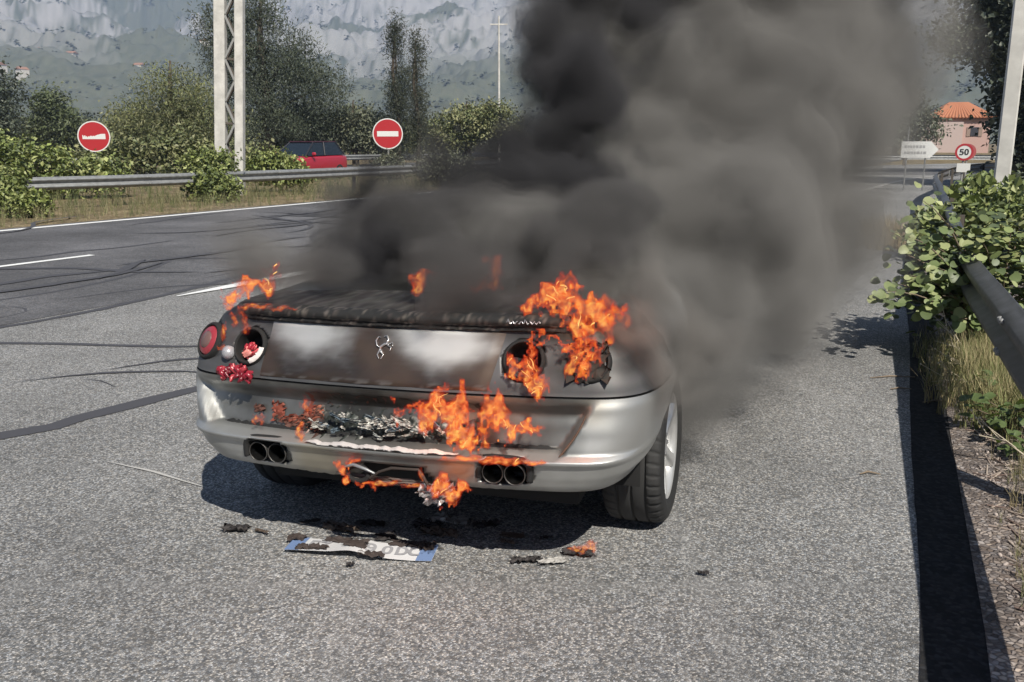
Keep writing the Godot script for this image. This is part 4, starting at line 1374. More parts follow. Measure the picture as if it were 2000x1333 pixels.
func verge_plants() -> void:
	# straw coloured grass under the rail
	var pts := []
	for k in 1500:
		var u := rng.randf()
		var c := Vector2(2.85, -4.95).lerp(Vector2(3.62, -6.75), u)
		var p := c + Vector2(rng.randfn() * 0.17, rng.randfn() * 0.2)
		pts.append(Vector3(p.x, 0.005, p.y))
	grass_field("straw_grass", pts, 0.24, [lin(0.30, 0.26, 0.13), lin(0.20, 0.21, 0.08), lin(0.36, 0.30, 0.17), lin(0.15, 0.17, 0.06)]).set_meta("label", "straw coloured grass under the right guard rail")
	pts = []
	for k in 420:
		var u := rng.randf()
		var c := Vector2(1.62, -2.72).lerp(Vector2(2.95, -5.4), u)
		pts.append(Vector3(c.x + 0.10 + absf(rng.randfn()) * 0.30, 0.005, c.y + rng.randfn() * 0.12))
	grass_field("sparse_grass", pts, 0.13, [lin(0.30, 0.25, 0.14), lin(0.22, 0.19, 0.10), lin(0.14, 0.15, 0.06)]).set_meta("label", "sparse dry grass on the gravel at the lower right")
	pts = []
	for k in 260:
		var u := rng.randf()
		var c := Vector2(5.55, -13.6).lerp(Vector2(6.0, -14.6), u)
		pts.append(Vector3(c.x + rng.randfn() * 0.16, 0.005, c.y + rng.randfn() * 0.3))
	grass_field("tan_grass", pts, 0.42, [lin(0.34, 0.26, 0.14), lin(0.28, 0.22, 0.12)]).set_meta("label", "tan grass clump at the edge of the lay-by before the bush")
	pts = []
	for k in 900:
		var u := rng.randf()
		var c := Vector2(3.3, -5.0).lerp(Vector2(9.5, -17.0), u)
		pts.append(Vector3(c.x + 0.5 + absf(rng.randfn()) * 0.8, 0.005, c.y + rng.randfn() * 0.4))
	grass_field("verge_grass", pts, 0.35, [lin(0.20, 0.20, 0.08), lin(0.12, 0.14, 0.05), lin(0.28, 0.25, 0.13)]).set_meta("label", "mixed grass behind the right guard rail")
	# low leafy plant on the gravel, right edge
	var o := thing("weed_plant", "low dark leafy weed on the gravel at the right edge", "plant", place(Vector3(2.72, 0, -4.75)))
	var lf := leaf_mesh(0.05, 0.075, 0.3, 0.3, 0.7)
	var m := mat(lin(0.085, 0.12, 0.04), 0.5)
	m.backlight_enabled = true
	m.backlight = Color(0.28, 0.34, 0.1)
	var sm := MB.new()
	for k in 9:
		var a := k * 0.75
		var tip := Vector3(cos(a) * rr(0.08, 0.2), rr(0.10, 0.26), sin(a) * rr(0.08, 0.22))
		sm.tube([Vector3.ZERO, tip * Vector3(0.4, 0.8, 0.4), tip], [0.004, 0.003, 0.002], 5)
		for j in 8:
			var p := tip * rr(0.45, 1.05) + Vector3(rng.randfn(), rng.randfn(), rng.randfn()) * 0.03
			part("leaf", lf, m, o, Transform3D(Basis.from_euler(Vector3(rr(-0.3, 0.8), rng.randf() * TAU, rr(-0.4, 0.4))).scaled(Vector3.ONE * rr(0.7, 1.2)), p))
	part("stem", sm.mesh(), M.twig, o)
	for q in [[2.62, -4.35, 0.8, "smaller leafy weed on the gravel in front of the dark one"], [2.95, -5.25, 1.0, "leafy weed at the edge of the straw coloured grass"]]:
		var wo := thing("weed_plant", q[3], "plant", place(Vector3(q[0], 0, q[1]), q[0] * 3.0, q[2]))
		var ws := MB.new()
		for k in 7:
			var a := k * 0.95
			var tip := Vector3(cos(a) * rr(0.06, 0.16), rr(0.06, 0.22), sin(a) * rr(0.06, 0.16))
			ws.tube([Vector3.ZERO, tip * Vector3(0.4, 0.8, 0.4), tip], [0.004, 0.003, 0.002], 5)
			for j in 6:
				var p := tip * rr(0.45, 1.05) + Vector3(rng.randfn(), rng.randfn(), rng.randfn()) * 0.025
				part("leaf", lf, m, wo, Transform3D(Basis.from_euler(Vector3(rr(-0.3, 0.8), rng.randf() * TAU, rr(-0.4, 0.4))).scaled(Vector3.ONE * rr(0.6, 1.1)), p))
		part("stem", ws.mesh(), M.twig, wo)
	# dry stalks reaching over the shade strip
	var pale := mat(lin(0.50, 0.44, 0.33), 0.9)
	var stalks := [[Vector3(3.32, 0.02, -6.3), Vector3(3.03, 0.20, -6.32), "bare dry stalk reaching over the shade strip, longest of the upper ones"], [Vector3(3.30, 0.02, -6.25), Vector3(3.12, 0.30, -6.5), "bare dry stalk with two prongs just below the leafy bush"], [Vector3(3.22, 0.02, -5.9), Vector3(2.92, 0.12, -6.0), "bare dry stalk lying across the shade strip below the upper ones"], [Vector3(3.05, 0.02, -5.6), Vector3(2.75, 0.06, -5.72), "bare dry stalk with a leafy end on the shade strip"], [Vector3(2.6, 0.03, -4.2), Vector3(2.3, 0.16, -4.35), "bare forked twig standing on the gravel at the right edge"]]
	for s in stalks:
		var mb := MB.new()
		var a: Vector3 = s[0]
		var b: Vector3 = s[1]
		var mid := a.lerp(b, 0.5) + Vector3(0, 0.05, 0)
		mb.tube([a, mid, b], [0.005, 0.004, 0.002], 6)
		for k in 3:
			var f0 := a.lerp(b, 0.35 + 0.2 * k) + Vector3(0, 0.04, 0)
			var tip := f0 + (b - a) * 0.35 + Vector3(rr(-0.08, 0.08), rr(0.03, 0.12), rr(-0.08, 0.08))
			mb.tube([f0, tip], [0.003, 0.0015], 5)
			mb.box(tip, Vector3(0.012, 0.012, 0.012), Basis(Vector3.UP, 0.5), 0.004)
		single("dry_stalk", mb.mesh(), pale, s[2], "stalk")
	# twigs, bark and pebbles littering the gravel
	var tw := MB.new()
	tw.box(Vector3.ZERO, Vector3(0.006, 0.005, 0.12), Basis.IDENTITY, 0.001)
	var where := []
	var tint := []
	for k in 380:
		var u := rng.randf()
		var c := Vector2(1.72, -2.75).lerp(Vector2(2.95, -5.6), u)
		var p := Vector3(c.x + absf(rng.randfn()) * 0.28, 0.012, c.y + rng.randfn() * 0.05)
		where.append(Transform3D(Basis.from_euler(Vector3(rr(-0.12, 0.12), rng.randf() * TAU, 0)).scaled(Vector3(1, 1, rr(0.4, 1.6))), p))
		tint.append([lin(0.17, 0.12, 0.10), lin(0.30, 0.24, 0.20), lin(0.10, 0.075, 0.06), lin(0.40, 0.33, 0.27)][rng.randi() % 4])
	scatter("twigs", tw.mesh(), M.vcol, where, tint, self).set_meta("label", "twigs and bark littering the gravel verge")
	var pb := MB.new()
	pb.box(Vector3.ZERO, Vector3(0.013, 0.010, 0.016), Basis(Vector3(1, 1, 0).normalized(), 0.4), 0.0045)
	where = []
	tint = []
	for k in 1100:
		var u := rng.randf()
		var c := Vector2(1.66, -2.70).lerp(Vector2(2.9, -5.6), u)
		var p := Vector3(c.x + absf(rng.randfn()) * 0.3, 0.010, c.y)
		where.append(Transform3D(Basis.from_euler(Vector3(rng.randf(), rng.randf() * TAU, rng.randf())).scaled(Vector3.ONE * rr(0.4, 1.3)), p))
		tint.append(lin(0.34, 0.29, 0.26) * rr(0.4, 1.3))
	scatter("pebbles", pb.mesh(), M.vcol, where, tint, self).set_meta("label", "pebbles on the gravel verge")


# ------------------------------------------------------------------ the burning car (x to its right, y up, z to its rear, origin between the rear wheels)
const WIDTHS := [[0.372, 0.855], [0.40, 0.885], [0.46, 0.93], [0.52, 0.952], [0.60, 0.972], [0.70, 0.988], [0.76, 0.98], [0.85, 0.945], [0.93, 0.875], [0.985, 0.785]]
const REARS := [[0.372, 0.775], [0.388, 0.82], [0.415, 0.838], [0.45, 0.850], [0.49, 0.858], [0.503, 0.876], [0.518, 0.876], [0.530, 0.845], [0.60, 0.828], [0.68, 0.806], [0.722, 0.792], [0.735, 0.785], [0.945, 0.705], [0.985, 0.69]]
const LAMPS := [[-0.835, 0.842], [-0.608, 0.842], [0.515, 0.846], [0.745, 0.846]]
const PIPES := [[-0.486, 0.462], [0.470, 0.466]]
const ARCH_R := 0.354


func xr_list() -> Array:
	var half := []
	for i in 57:
		half.append(i / 56.0 * 0.868)
	half.append_array([0.89, 0.915, 0.935, 0.95, 0.962, 0.972, 0.98, 0.9865, 0.9915, 0.9955, 0.9982, 0.9995, 1.0])
	var out := []
	for i in range(half.size() - 1, 0, -1):
		out.append(-half[i])
	out.append_array(half)
	return out


func rear_pt(xr: float, y: float) -> Vector3:
	var x := xr * table(WIDTHS, y)
	var z := 0.25 + (table(REARS, y) - 0.25 - 0.09 * (x / 0.95) * (x / 0.95)) * pow(maxf(0.0, 1.0 - pow(absf(xr), 15.0)), 0.36)
	return Vector3(x, y, z)


func rear_basis(x: float, y: float, out := 0.0) -> Transform3D:
	var w := table(WIDTHS, y)
	var p := rear_pt(x / w, y)
	var r := (rear_pt((x + 0.02) / w, y) - rear_pt((x - 0.02) / w, y)).normalized()
	var u := (rear_pt(x / table(WIDTHS, y + 0.02), y + 0.02) - rear_pt(x / table(WIDTHS, y - 0.02), y - 0.02)).normalized()
	var n := r.cross(u).normalized()
	return Transform3D(Basis(r, n.cross(r).normalized(), n), p + n * out)


func arch(p: Vector3) -> Vector3:  # pushes a body point out of the wheel openings
	if absf(p.x) < 0.62:
		return p
	for cz in [0.0, -2.45]:
		var d := Vector2(p.z - cz, p.y - 0.33)
		if d.length() < ARCH_R:
			d = d.normalized() * ARCH_R
			return Vector3(p.x, 0.33 + d.y, cz + d.x)
	return p


func in_arch(p: Vector3) -> bool:
	return absf(p.x) >= 0.62 and (Vector2(p.z, p.y - 0.33).length() < ARCH_R or Vector2(p.z + 2.45, p.y - 0.33).length() < ARCH_R)


func skin(pts: Array, cols: Array) -> MB:  # a net with the wheel openings cut out
	var mb := MB.new()
	var nx: int = pts[0].size()
	for j in pts.size():
		for i in nx:
			mb.p(arch(pts[j][i]), cols[j][i])
	for j in pts.size() - 1:
		for i in nx - 1:
			if in_arch(pts[j][i]) and in_arch(pts[j][i + 1]) and in_arch(pts[j + 1][i]) and in_arch(pts[j + 1][i + 1]):
				continue
			var b := j * nx + i
			mb.q(b, b + 1, b + nx + 1, b + nx)
	return mb


func recess(x: float, y: float) -> float:  # how deep the number plate recess sinks the bumper
	var l := lerpf(-0.775, -0.90, (y - 0.515) / 0.15)
	var r := lerpf(0.665, 0.755, (y - 0.53) / 0.15)
	return 0.072 * sstep(0.522, 0.532, y) * sstep(0.725, 0.64, y) * sstep(l - 0.012, l + 0.045, x) * sstep(r + 0.008, r - 0.016, x)


func pierced(p: Vector3) -> Vector3:
	for l in LAMPS.slice(0, 3):
		if Vector2(p.x - l[0], p.y - l[1]).length() < 0.066:
			p.z -= 0.10
	for e in PIPES:
		var d := Vector2((p.x - e[0]) / 0.089, (p.y - e[1]) / 0.047)
		if absf(d.x) < 1.0 and absf(d.y) < 1.0 and pow(d.x, 4.0) + pow(d.y, 4.0) < 1.0:
			p.z -= 0.12
	# the hole burnt into the middle of the lower edge
	var h := Vector2((p.x - 0.03) / 0.165, (p.y - 0.40) / 0.060)
	if h.y < 1.0 and absf(h.x) < 1.0 - 0.25 * maxf(0.0, h.y):
		p.z -= 0.09
	return p


func silver_soot(x: float, y: float, nz: FastNoiseLite) -> Color:
	var n := nz.get_noise_2d(x * 1.0, y * 1.6)
	var f := nz.get_noise_2d(x * 5.0 + 7.0, y * 5.0)
	var k := 0.25
	if y > 0.53:
		k = 0.16 + 0.62 * sstep(-0.95, -0.62, x) * sstep(0.92, 0.60, x) - 0.18 * sstep(0.72, 0.9, y)
		k -= 0.35 * sstep(0.70, 0.80, x)
	else:
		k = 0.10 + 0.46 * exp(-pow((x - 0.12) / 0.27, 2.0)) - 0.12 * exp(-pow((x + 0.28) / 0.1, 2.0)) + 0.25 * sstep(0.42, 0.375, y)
	k = clampf(k + n * 0.35 + f * 0.12, 0.02, 0.96)
	var silver := lin(0.47, 0.475, 0.46)
	var warm := lin(0.40, 0.36, 0.27)
	silver = silver.lerp(warm, clampf(exp(-pow((x + 0.26) / 0.12, 2.0)) * sstep(0.53, 0.5, y) + 0.5 * exp(-pow((x - 0.76) / 0.06, 2.0)) * sstep(0.6, 0.68, y), 0.0, 0.8))
	return silver.lerp(lin(0.035, 0.033, 0.028), k)


func sports_car() -> void:
	var h := deg_to_rad(17.5)
	var r := 0.02
	var rt0 := Vector3(cos(h), 0, sin(h))
	var rt := rt0 * cos(r) + Vector3.UP * sin(r)
	var up := Vector3.UP * cos(r) - rt0 * sin(r)
	car_xf = Transform3D(Basis(rt, up, Vector3(-sin(h), 0, cos(h))), Vector3(-0.218, -0.018, -3.949))
	var o := thing("sports_car", "silver two seat sports car burning on the lay-by, seen from behind", "car", car_xf)
	var paint := mat(Color.WHITE, 0.45, 0.68, true)
	paint.clearcoat_enabled = true
	paint.clearcoat = 0.25
	paint.clearcoat_roughness = 0.25
	var gun := mat(Color.WHITE, 0.5, 0.45, true)
	var black := mat(lin(0.012, 0.012, 0.012), 0.85)
	var char_ := mat(Color.WHITE, 0.85, 0.0, true)
	var nz := noise(33, 1.6, 4)
	var nf := noise(34, 9.0, 4)
	var xs := xr_list()

	# rear bumper
	var pts := []
	var cols := []
	for j in 44:
		var y := lerpf(0.372, 0.722, j / 43.0)
		var row := []
		var cr := []
		for xr in xs:
			var p := rear_pt(xr, y)
			p.z -= recess(p.x, y)
			p = pierced(p)
			if y < 0.41:
				p.y += 0.006 * nf.get_noise_1d(p.x * 6.0) * sstep(0.6, 0.3, absf(p.x))
			row.append(p)
			cr.append(silver_soot(p.x, y, nz))
		pts.append(row)
		cols.append(cr)
	# a lip turned under the bumper
	var under := []
	var uc := []
	for i in xs.size():
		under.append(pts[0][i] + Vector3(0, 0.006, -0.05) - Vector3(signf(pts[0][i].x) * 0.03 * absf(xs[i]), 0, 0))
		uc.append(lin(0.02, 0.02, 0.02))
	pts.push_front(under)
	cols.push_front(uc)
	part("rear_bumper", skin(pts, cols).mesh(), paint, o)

	# gap between bumper and tail
	pts = []
	cols = []
	for y in [0.719, 0.7225, 0.729, 0.7325]:
		var row := []
		var cr := []
		for xr in xs:
			var p := rear_pt(xr, y)
			var deep := 0.012 if y > 0.72 and y < 0.73 else 0.002
			row.append(p - Vector3(deep * xr, 0, deep))
			cr.append(lin(0.012, 0.012, 0.012))
		pts.append(row)
		cols.append(cr)
	part("panel_gap", skin(pts, cols).mesh(), char_, o)

	# rear wings and tail frame round the lamps
	pts = []
	cols = []
	for j in 34:
		var y := lerpf(0.7295, 0.985, j / 33.0)
		var row := []
		var cr := []
		for xr in xs:
			var p := pierced(rear_pt(xr, y))
			row.append(p)
			var k := clampf(0.62 + 0.3 * sstep(0.88, 0.97, y) + 0.25 * nz.get_noise_2d(p.x * 2.0, y * 3.0) + 0.3 * sstep(0.4, 0.75, p.x) * sstep(0.76, 0.82, y), 0.0, 0.97)
			cr.append(lin(0.26, 0.26, 0.265).lerp(lin(0.018, 0.017, 0.016), k))
		pts.append(row)
		cols.append(cr)
	part("tail_frame", skin(pts, cols).mesh(), gun, o)

	# tail panel: bare scorched metal between the lamps, sun glare painted into its colour
	pts = []
	cols = []
	for j in 26:
		var v := j / 25.0
		var y := lerpf(0.740, 0.940, v)
		var row := []
		var cr := []
		for i in 61:
			var u := i / 60.0
			var x := lerpf(lerpf(-0.545, -0.512, v), lerpf(0.395, 0.445, v), u)
			var p := rear_pt(x / table(WIDTHS, y), y)
			p.z += 0.006 * sstep(0.0, 0.04, u) * sstep(1.0, 0.96, u) * sstep(0.0, 0.06, v) * sstep(1.0, 0.95, v) + 0.0015
			p.z += 0.003 * nz.get_noise_2d(x * 2.0, y * 2.0)
			row.append(p)
			var n := nz.get_noise_2d(x * 1.8 + 4.0, y * 2.4)
			var f := nf.get_noise_2d(x * 1.3, y * 3.0)
			var b := maxf(exp(-pow((x + 0.33) / 0.21, 2.0) - pow((y - 0.91) / 0.070, 2.0)), exp(-pow((x - 0.24) / 0.20, 2.0) - pow((y - 0.90) / 0.080, 2.0)))  # two painted patches of white glare
			b *= 0.72 if x < -0.05 else 1.0
			b = clampf(sstep(0.06, 0.92, b + n * 0.36 + f * 0.05 + 0.05 * nf.get_noise_2d(x * 0.9, y * 6.0)), 0.0, 1.0)
			var low := lin(0.10, 0.072, 0.058).lerp(lin(0.05, 0.042, 0.04), clampf(0.5 + n * 1.2, 0.0, 1.0))
			low = low.lerp(lin(0.26, 0.25, 0.24), 0.65 * sstep(0.05, 0.35, f) * sstep(0.765, 0.745, y))
			cr.append(low.lerp(lin(0.66, 0.65, 0.62), b))
		pts.append(row)
		cols.append(cr)
	part("tail_panel", skin(pts, cols).mesh(), mat(Color.WHITE, 0.46, 0.62, true), o)

	# charred spoiler lip along the top of the tail, its skin blistered
	pts = []
	cols = []
	var prof := [Vector2(0.941, 0.004), Vector2(0.949, 0.016), Vector2(0.962, 0.004), Vector2(0.970, 0.020), Vector2(0.988, 0.018), Vector2(1.000, 0.0), Vector2(1.003, -0.03), Vector2(0.990, -0.10)]
	for k in prof.size():
		var row := []
		var cr := []
		for i in 121:
			var x := lerpf(-0.665, 0.675, i / 120.0)
			var p := rear_pt(x / table(WIDTHS, 0.95), 0.95)
			var e := nf.get_noise_2d(x * 1.1, k * 0.30) + 0.35 * nf.get_noise_2d(x * 3.3, k * 0.5)
			var taper := sstep(-0.665, -0.60, x) * sstep(0.675, 0.62, x)
			p.y = prof[k].x + e * 0.009 * taper
			p.z += prof[k].y * taper + e * 0.010
			row.append(p)
			cr.append(lin(0.014, 0.013, 0.012).lerp(lin(0.10, 0.085, 0.075), sstep(0.15, 0.5, nf.get_noise_2d(x * 6.0, k * 2.0))))
		pts.append(row)
		cols.append(cr)
	part("spoiler_lip", skin(pts, cols).mesh(), char_, o)

	# rear deck, charred
	pts = []
	cols = []
	for j in 9:
		var row := []
		var cr := []
		for xr in xs:
			var e := rear_pt(xr, 0.985)
			var z := lerpf(e.z, 0.25, j / 8.0)
			row.append(Vector3(e.x, 0.985 + 0.02 * (1.0 - xr * xr) * (j / 8.0), z))
			cr.append(lin(0.016, 0.015, 0.014).lerp(lin(0.07, 0.065, 0.06), clampf(nf.get_noise_2d(e.x * 2.0, z * 2.0) + 0.2, 0.0, 1.0)))
		pts.append(row)
		cols.append(cr)
	part("rear_deck", skin(pts, cols).mesh(), char_, o)
	# flanks, bonnet and nose
	pts = []
	cols = []
	var tops := [[-3.42, 0.56], [-3.3, 0.66], [-3.0, 0.78], [-2.45, 0.90], [-1.8, 0.955], [-0.9, 0.98], [-0.2, 1.0], [0.25, 0.985]]
	var wid := [[-3.42, 0.50], [-3.36, 0.70], [-3.2, 0.82], [-2.8, 0.90], [-2.45, 0.935], [-1.6, 0.90], [-0.9, 0.915], [-0.2, 0.978], [0.25, 0.988]]
	for j in 106:
		var z := lerpf(0.25, -3.42, j / 105.0)
		var T := table(tops, z)
		var W := table(wid, z)
		var row := []
		var cr := []
		for i in 57:
			var u := (i / 56.0) * 2.0 - 1.0
			var a := absf(u)
			var x := 0.0
			var y := 0.0
			if a < 0.36:
				x = W * 0.78 * a / 0.36
				y = T + 0.02 * (1.0 - pow(a / 0.36, 2.0)) * (1.0 if z > -0.2 else 0.6)
			else:
				var k := (a - 0.36) / 0.64
				var yy := lerpf(0.985, 0.24, k)
				x = (table(WIDTHS, yy) if yy > 0.40 else 0.885 + 0.03 * (0.40 - yy) / 0.16) / 0.988 * W
				y = T - (0.985 - yy) * (T - 0.24) / (0.985 - 0.24)
			row.append(Vector3(x * signf(u), y, z))
			var n := nz.get_noise_3d(x, y, z)
			cr.append(lin(0.50, 0.505, 0.49).lerp(lin(0.03, 0.028, 0.026), clampf(sstep(0.86, 1.0, y) * sstep(-2.6, -1.6, z) + n * 0.5 + 0.1, 0.0, 0.95)))
		pts.append(row)
		cols.append(cr)
	var sk := skin(pts, cols)
	part("body_shell", sk.mesh(), paint, o)
	var nose := MB.new()
	nose.box(Vector3(0, 0.40, -3.38), Vector3(1.05, 0.32, 0.14), Basis.IDENTITY, 0.05)
	part("nose", nose.mesh(), black, o)
	var ub := MB.new()
	ub.box(Vector3(0, 0.335, -1.45), Vector3(1.32, 0.21, 3.9))
	ub.box(Vector3(0, 0.42, 0.50), Vector3(1.40, 0.05, 0.52))
	part("underbody", ub.mesh(), black, o)
	for z in [0.0, -2.45]:
		for s in [-1.0, 1.0]:
			var wl := MB.new()
			var rim_ := [[], [], []]
			for k in 19:
				var a := -0.15 + (PI + 0.3) * k / 18.0
				for q in 3:
					var rad: float = [0.39, 0.39, 0.02][q]
					rim_[q].append(Vector3([0.88, 0.60, 0.60][q] * s, 0.34 + sin(a) * rad, z + cos(a) * rad))
			wl.net(rim_)
			part("wheel_well", wl.mesh(), black, o)
	cabin(o, black)
	for i in 4:
		tail_lamp(o, i, black, char_)
	for i in 2:
		exhaust(o, i, black)
	plate_recess(o, char_, nf)
	lower_hole(o, black)
	badges(o)
	for z in [0.0, -2.45]:
		for s in [-1.0, 1.0]:
			wheel(o, Vector3(0.828 * s, 0.33, z), s)


func cabin(o: Node3D, black: Material) -> void:
	var fr := MB.new()
	for s in [-1.0, 1.0]:
		fr.tube([Vector3(0.72 * s, 0.96, -1.95), Vector3(0.64 * s, 1.15, -1.55), Vector3(0.56 * s, 1.30, -1.22)], [0.035, 0.03, 0.028], 8)
	fr.tube([Vector3(-0.56, 1.30, -1.22), Vector3(0, 1.325, -1.25), Vector3(0.56, 1.30, -1.22)], [0.028], 8)
	part("windscreen_frame", fr.mesh(), black, o)
	var g := MB.new()
	g.net([[Vector3(-0.71, 0.97, -1.93), Vector3(0, 0.99, -2.02), Vector3(0.71, 0.97, -1.93)], [Vector3(-0.56, 1.29, -1.23), Vector3(0, 1.315, -1.26), Vector3(0.56, 1.29, -1.23)]])
	part("windscreen", g.mesh(), mat(lin(0.03, 0.03, 0.03), 0.3), o)
	for s in [-1.0, 1.0]:
		var st := MB.new()
		st.box(Vector3(0.34 * s, 0.90, -0.70), Vector3(0.46, 0.42, 0.16), Basis(Vector3.RIGHT, -0.25), 0.06)
		st.box(Vector3(0.34 * s, 1.10, -0.66), Vector3(0.24, 0.12, 0.10), Basis(Vector3.RIGHT, -0.2), 0.04)
		part("seat", st.mesh(), black, o)
		var mi := MB.new()
		mi.box(Vector3(0.96 * s, 1.03, -1.62), Vector3(0.20, 0.12, 0.13), Basis.IDENTITY, 0.045)
		mi.tube([Vector3(0.80 * s, 0.96, -1.66), Vector3(0.92 * s, 1.02, -1.64)], [0.03, 0.025], 6)
		part("mirror", mi.mesh(), mat(lin(0.12, 0.12, 0.12), 0.5, 0.3), o)


func tail_lamp(o: Node3D, i: int, black: Material, char_: Material) -> void:
	var xf := rear_basis(LAMPS[i][0], LAMPS[i][1], 0.004)
	if i == 0:
		xf.basis = xf.basis.slerp(Basis(Vector3.RIGHT, -0.33), 0.15).orthonormalized()
	elif i == 3:
		xf.basis = xf.basis.slerp(Basis(Vector3.RIGHT, -0.33), 0.15).orthonormalized()
	var turn := Transform3D(Basis(Vector3.RIGHT, PI / 2), Vector3.ZERO)
	var mb := MB.new()
	mb.lathe([Vector2(0.060, -0.10), Vector2(0.063, 0.004), Vector2(0.067, 0.010), Vector2(0.073, 0.007), Vector2(0.078, 0.001), Vector2(0.081, -0.014)], 40, turn, lin(0.02, 0.02, 0.02))
	var lamp := part("tail_light", mb.mesh(), black, o, xf)
	if i == 0:  # whole: red lens with a paler middle
		lamp.set_meta("label", "unbroken red tail light")
		mb = MB.new()
		mb.lathe([Vector2(0.062, 0.0), Vector2(0.055, 0.010), Vector2(0.036, 0.015)], 40, turn)
		var red := mat(lin(0.30, 0.02, 0.03), 0.3)
		red.clearcoat_enabled = true
		part("lens", mb.mesh(), red, lamp)
		mb = MB.new()
		mb.lathe([Vector2(0.036, 0.012), Vector2(0.033, 0.018), Vector2(0.020, 0.0225), Vector2(0.001, 0.024)], 32, turn)
		part("centre_lens", mb.mesh(), mat(lin(0.15, 0.09, 0.08), 0.35), lamp)
		return
	if i == 3:  # its lens charred to a black crust
		lamp.set_meta("label", "charred outer right tail light")
		part("charred_lens", crumple(Vector2(0.135, 0.135), 0.03, 640, lin(0.03, 0.025, 0.022), 13).mesh(), char_, lamp, Transform3D(Basis.IDENTITY, Vector3(0, 0, 0.008)))
		return
	mb = MB.new()
	mb.lathe([Vector2(0.060, -0.07), Vector2(0.001, -0.085)], 32, turn)
	part("burnt_bowl", mb.mesh(), black, lamp)
	if i == 1:
		lamp.set_meta("label", "burst tail light with its red lens melting out")
		var r := RandomNumberGenerator.new()
		r.seed = 77
		for k in 15:  # curls of melting lens in the hole
			var a := r.randf() * TAU
			var q := Vector3(cos(a) * 0.028, sin(a) * 0.020 - 0.016, -0.022 + 0.016 * r.randf())
			var path := []
			for j in 7:
				path.append(q + Vector3(cos(a + j * 0.9) * 0.014, sin(a * 1.3 + j * 0.8) * 0.013, 0.004 * sin(j * 1.3 + a)))
			mb = MB.new()
			mb.tube(path, [0.004, 0.007, 0.0075, 0.006, 0.007, 0.005, 0.003], 6)
			part("melted_lens", mb.mesh(), mat([lin(0.60, 0.10, 0.11), lin(0.75, 0.28, 0.24), lin(0.40, 0.03, 0.05)][k % 3], 0.35), lamp)
		# white ash flake on the rim and the drips below
		mb = MB.new()
		var row0 := []
		var row1 := []
		var row2 := []
		for k in 9:
			var a := -1.25 + k * 0.15
			row0.append(Vector3(cos(a) * 0.052, sin(a) * 0.052, 0.008))
			row1.append(Vector3(cos(a) * (0.064 + 0.006 * sin(k * 2.2)), sin(a) * 0.064, 0.020 + 0.004 * sin(k * 3.0)))
			row2.append(Vector3(cos(a) * 0.076, sin(a) * 0.074, 0.008))
		mb.net([row0, row1, row2])
		part("ash_flake", mb.mesh(), mat(lin(0.70, 0.66, 0.63), 0.7), lamp)
		for k in 16:
			var x := lerpf(-0.105, 0.045, r.randf())
			var y0 := -0.072 - 0.02 * r.randf() - 0.02 * absf(x + 0.03) / 0.07
			var len_ := 0.03 + 0.055 * r.randf() * (1.0 - absf(x + 0.03) / 0.10)
			var path := []
			for j in 6:
				path.append(Vector3(x + 0.012 * sin(j * 1.7 + k), y0 - len_ * j / 5.0, 0.016 + 0.012 * sin(j * 1.1 + k * 2.0)))
			mb = MB.new()
			mb.tube(path, [0.006, 0.010, 0.012, 0.009, 0.010, 0.004], 6)
			part("melted_drip", mb.mesh(), mat([lin(0.26, 0.015, 0.03), lin(0.40, 0.045, 0.06), lin(0.15, 0.009, 0.018)][k % 3], 0.3), lamp)
		mb = MB.new()
		mb.lathe([Vector2(0.028, 0.0), Vector2(0.026, 0.016), Vector2(0.014, 0.026), Vector2(0.001, 0.029)], 20, Transform3D(Basis(Vector3.RIGHT, PI / 2), Vector3(-0.096, -0.035, 0.0)))
		part("reversing_lamp", mb.mesh(), mat(lin(0.42, 0.42, 0.44), 0.3, 0.3), lamp)


func exhaust(o: Node3D, i: int, black: Material) -> void:
	var c := Vector3(PIPES[i][0], PIPES[i][1], rear_pt(PIPES[i][0] / 0.885, PIPES[i][1]).z)
	var path := []
	for k in 25:
		var a := -0.35 + (PI + 0.7) * k / 24.0
		path.append(c + Vector3(signf(cos(a)) * pow(absf(cos(a)), 0.55) * 0.096, signf(sin(a)) * pow(absf(sin(a)), 0.55) * 0.052, 0.003 - 0.05 * pow(cos(a) * 0.096 * 2.0, 2.0)))
	var mb := MB.new()
	mb.tube(path, [0.013], 8)
	var hs := part("exhaust_surround", mb.mesh(), black, o)
	for s in [-1.0, 1.0]:
		mb = MB.new()
		var xf := Transform3D(Basis(Vector3.RIGHT, PI / 2), c + Vector3(0.041 * s, -0.006, -0.010))
		mb.lathe([Vector2(0.037, -0.14), Vector2(0.040, 0.018), Vector2(0.0385, 0.022), Vector2(0.036, 0.018)], 28, xf, lin(0.085, 0.08, 0.075))
		mb.lathe([Vector2(0.036, 0.018), Vector2(0.033, -0.13), Vector2(0.001, -0.13)], 28, xf, lin(0.012, 0.012, 0.012))
		part("exhaust_pipe", mb.mesh(), mat(Color.WHITE, 0.45, 0.5, true), hs)


func crumple(size: Vector2, amp: float, seed_: int, col: Color, n := 9) -> MB:
	var nz := noise(seed_, 3.0, 3)
	var mb := MB.new()
	var rows := []
	for j in n:
		var row := []
		for i in n:
			var u := i / (n - 1.0) - 0.5
			var v := j / (n - 1.0) - 0.5
			var e := 1.0 + 0.5 * nz.get_noise_2d(u * 1.5 + 5.0, v * 1.5)
			row.append(Vector3(u * size.x * e, v * size.y * (1.0 + 0.6 * nz.get_noise_2d(u * 1.6, v * 1.6 + 9.0)), amp * nz.get_noise_2d(u * 1.4 + 20.0, v * 1.4)))
		rows.append(row)
	mb.net(rows)
	for i in mb.c.size():
		mb.c[i] = col
	return mb


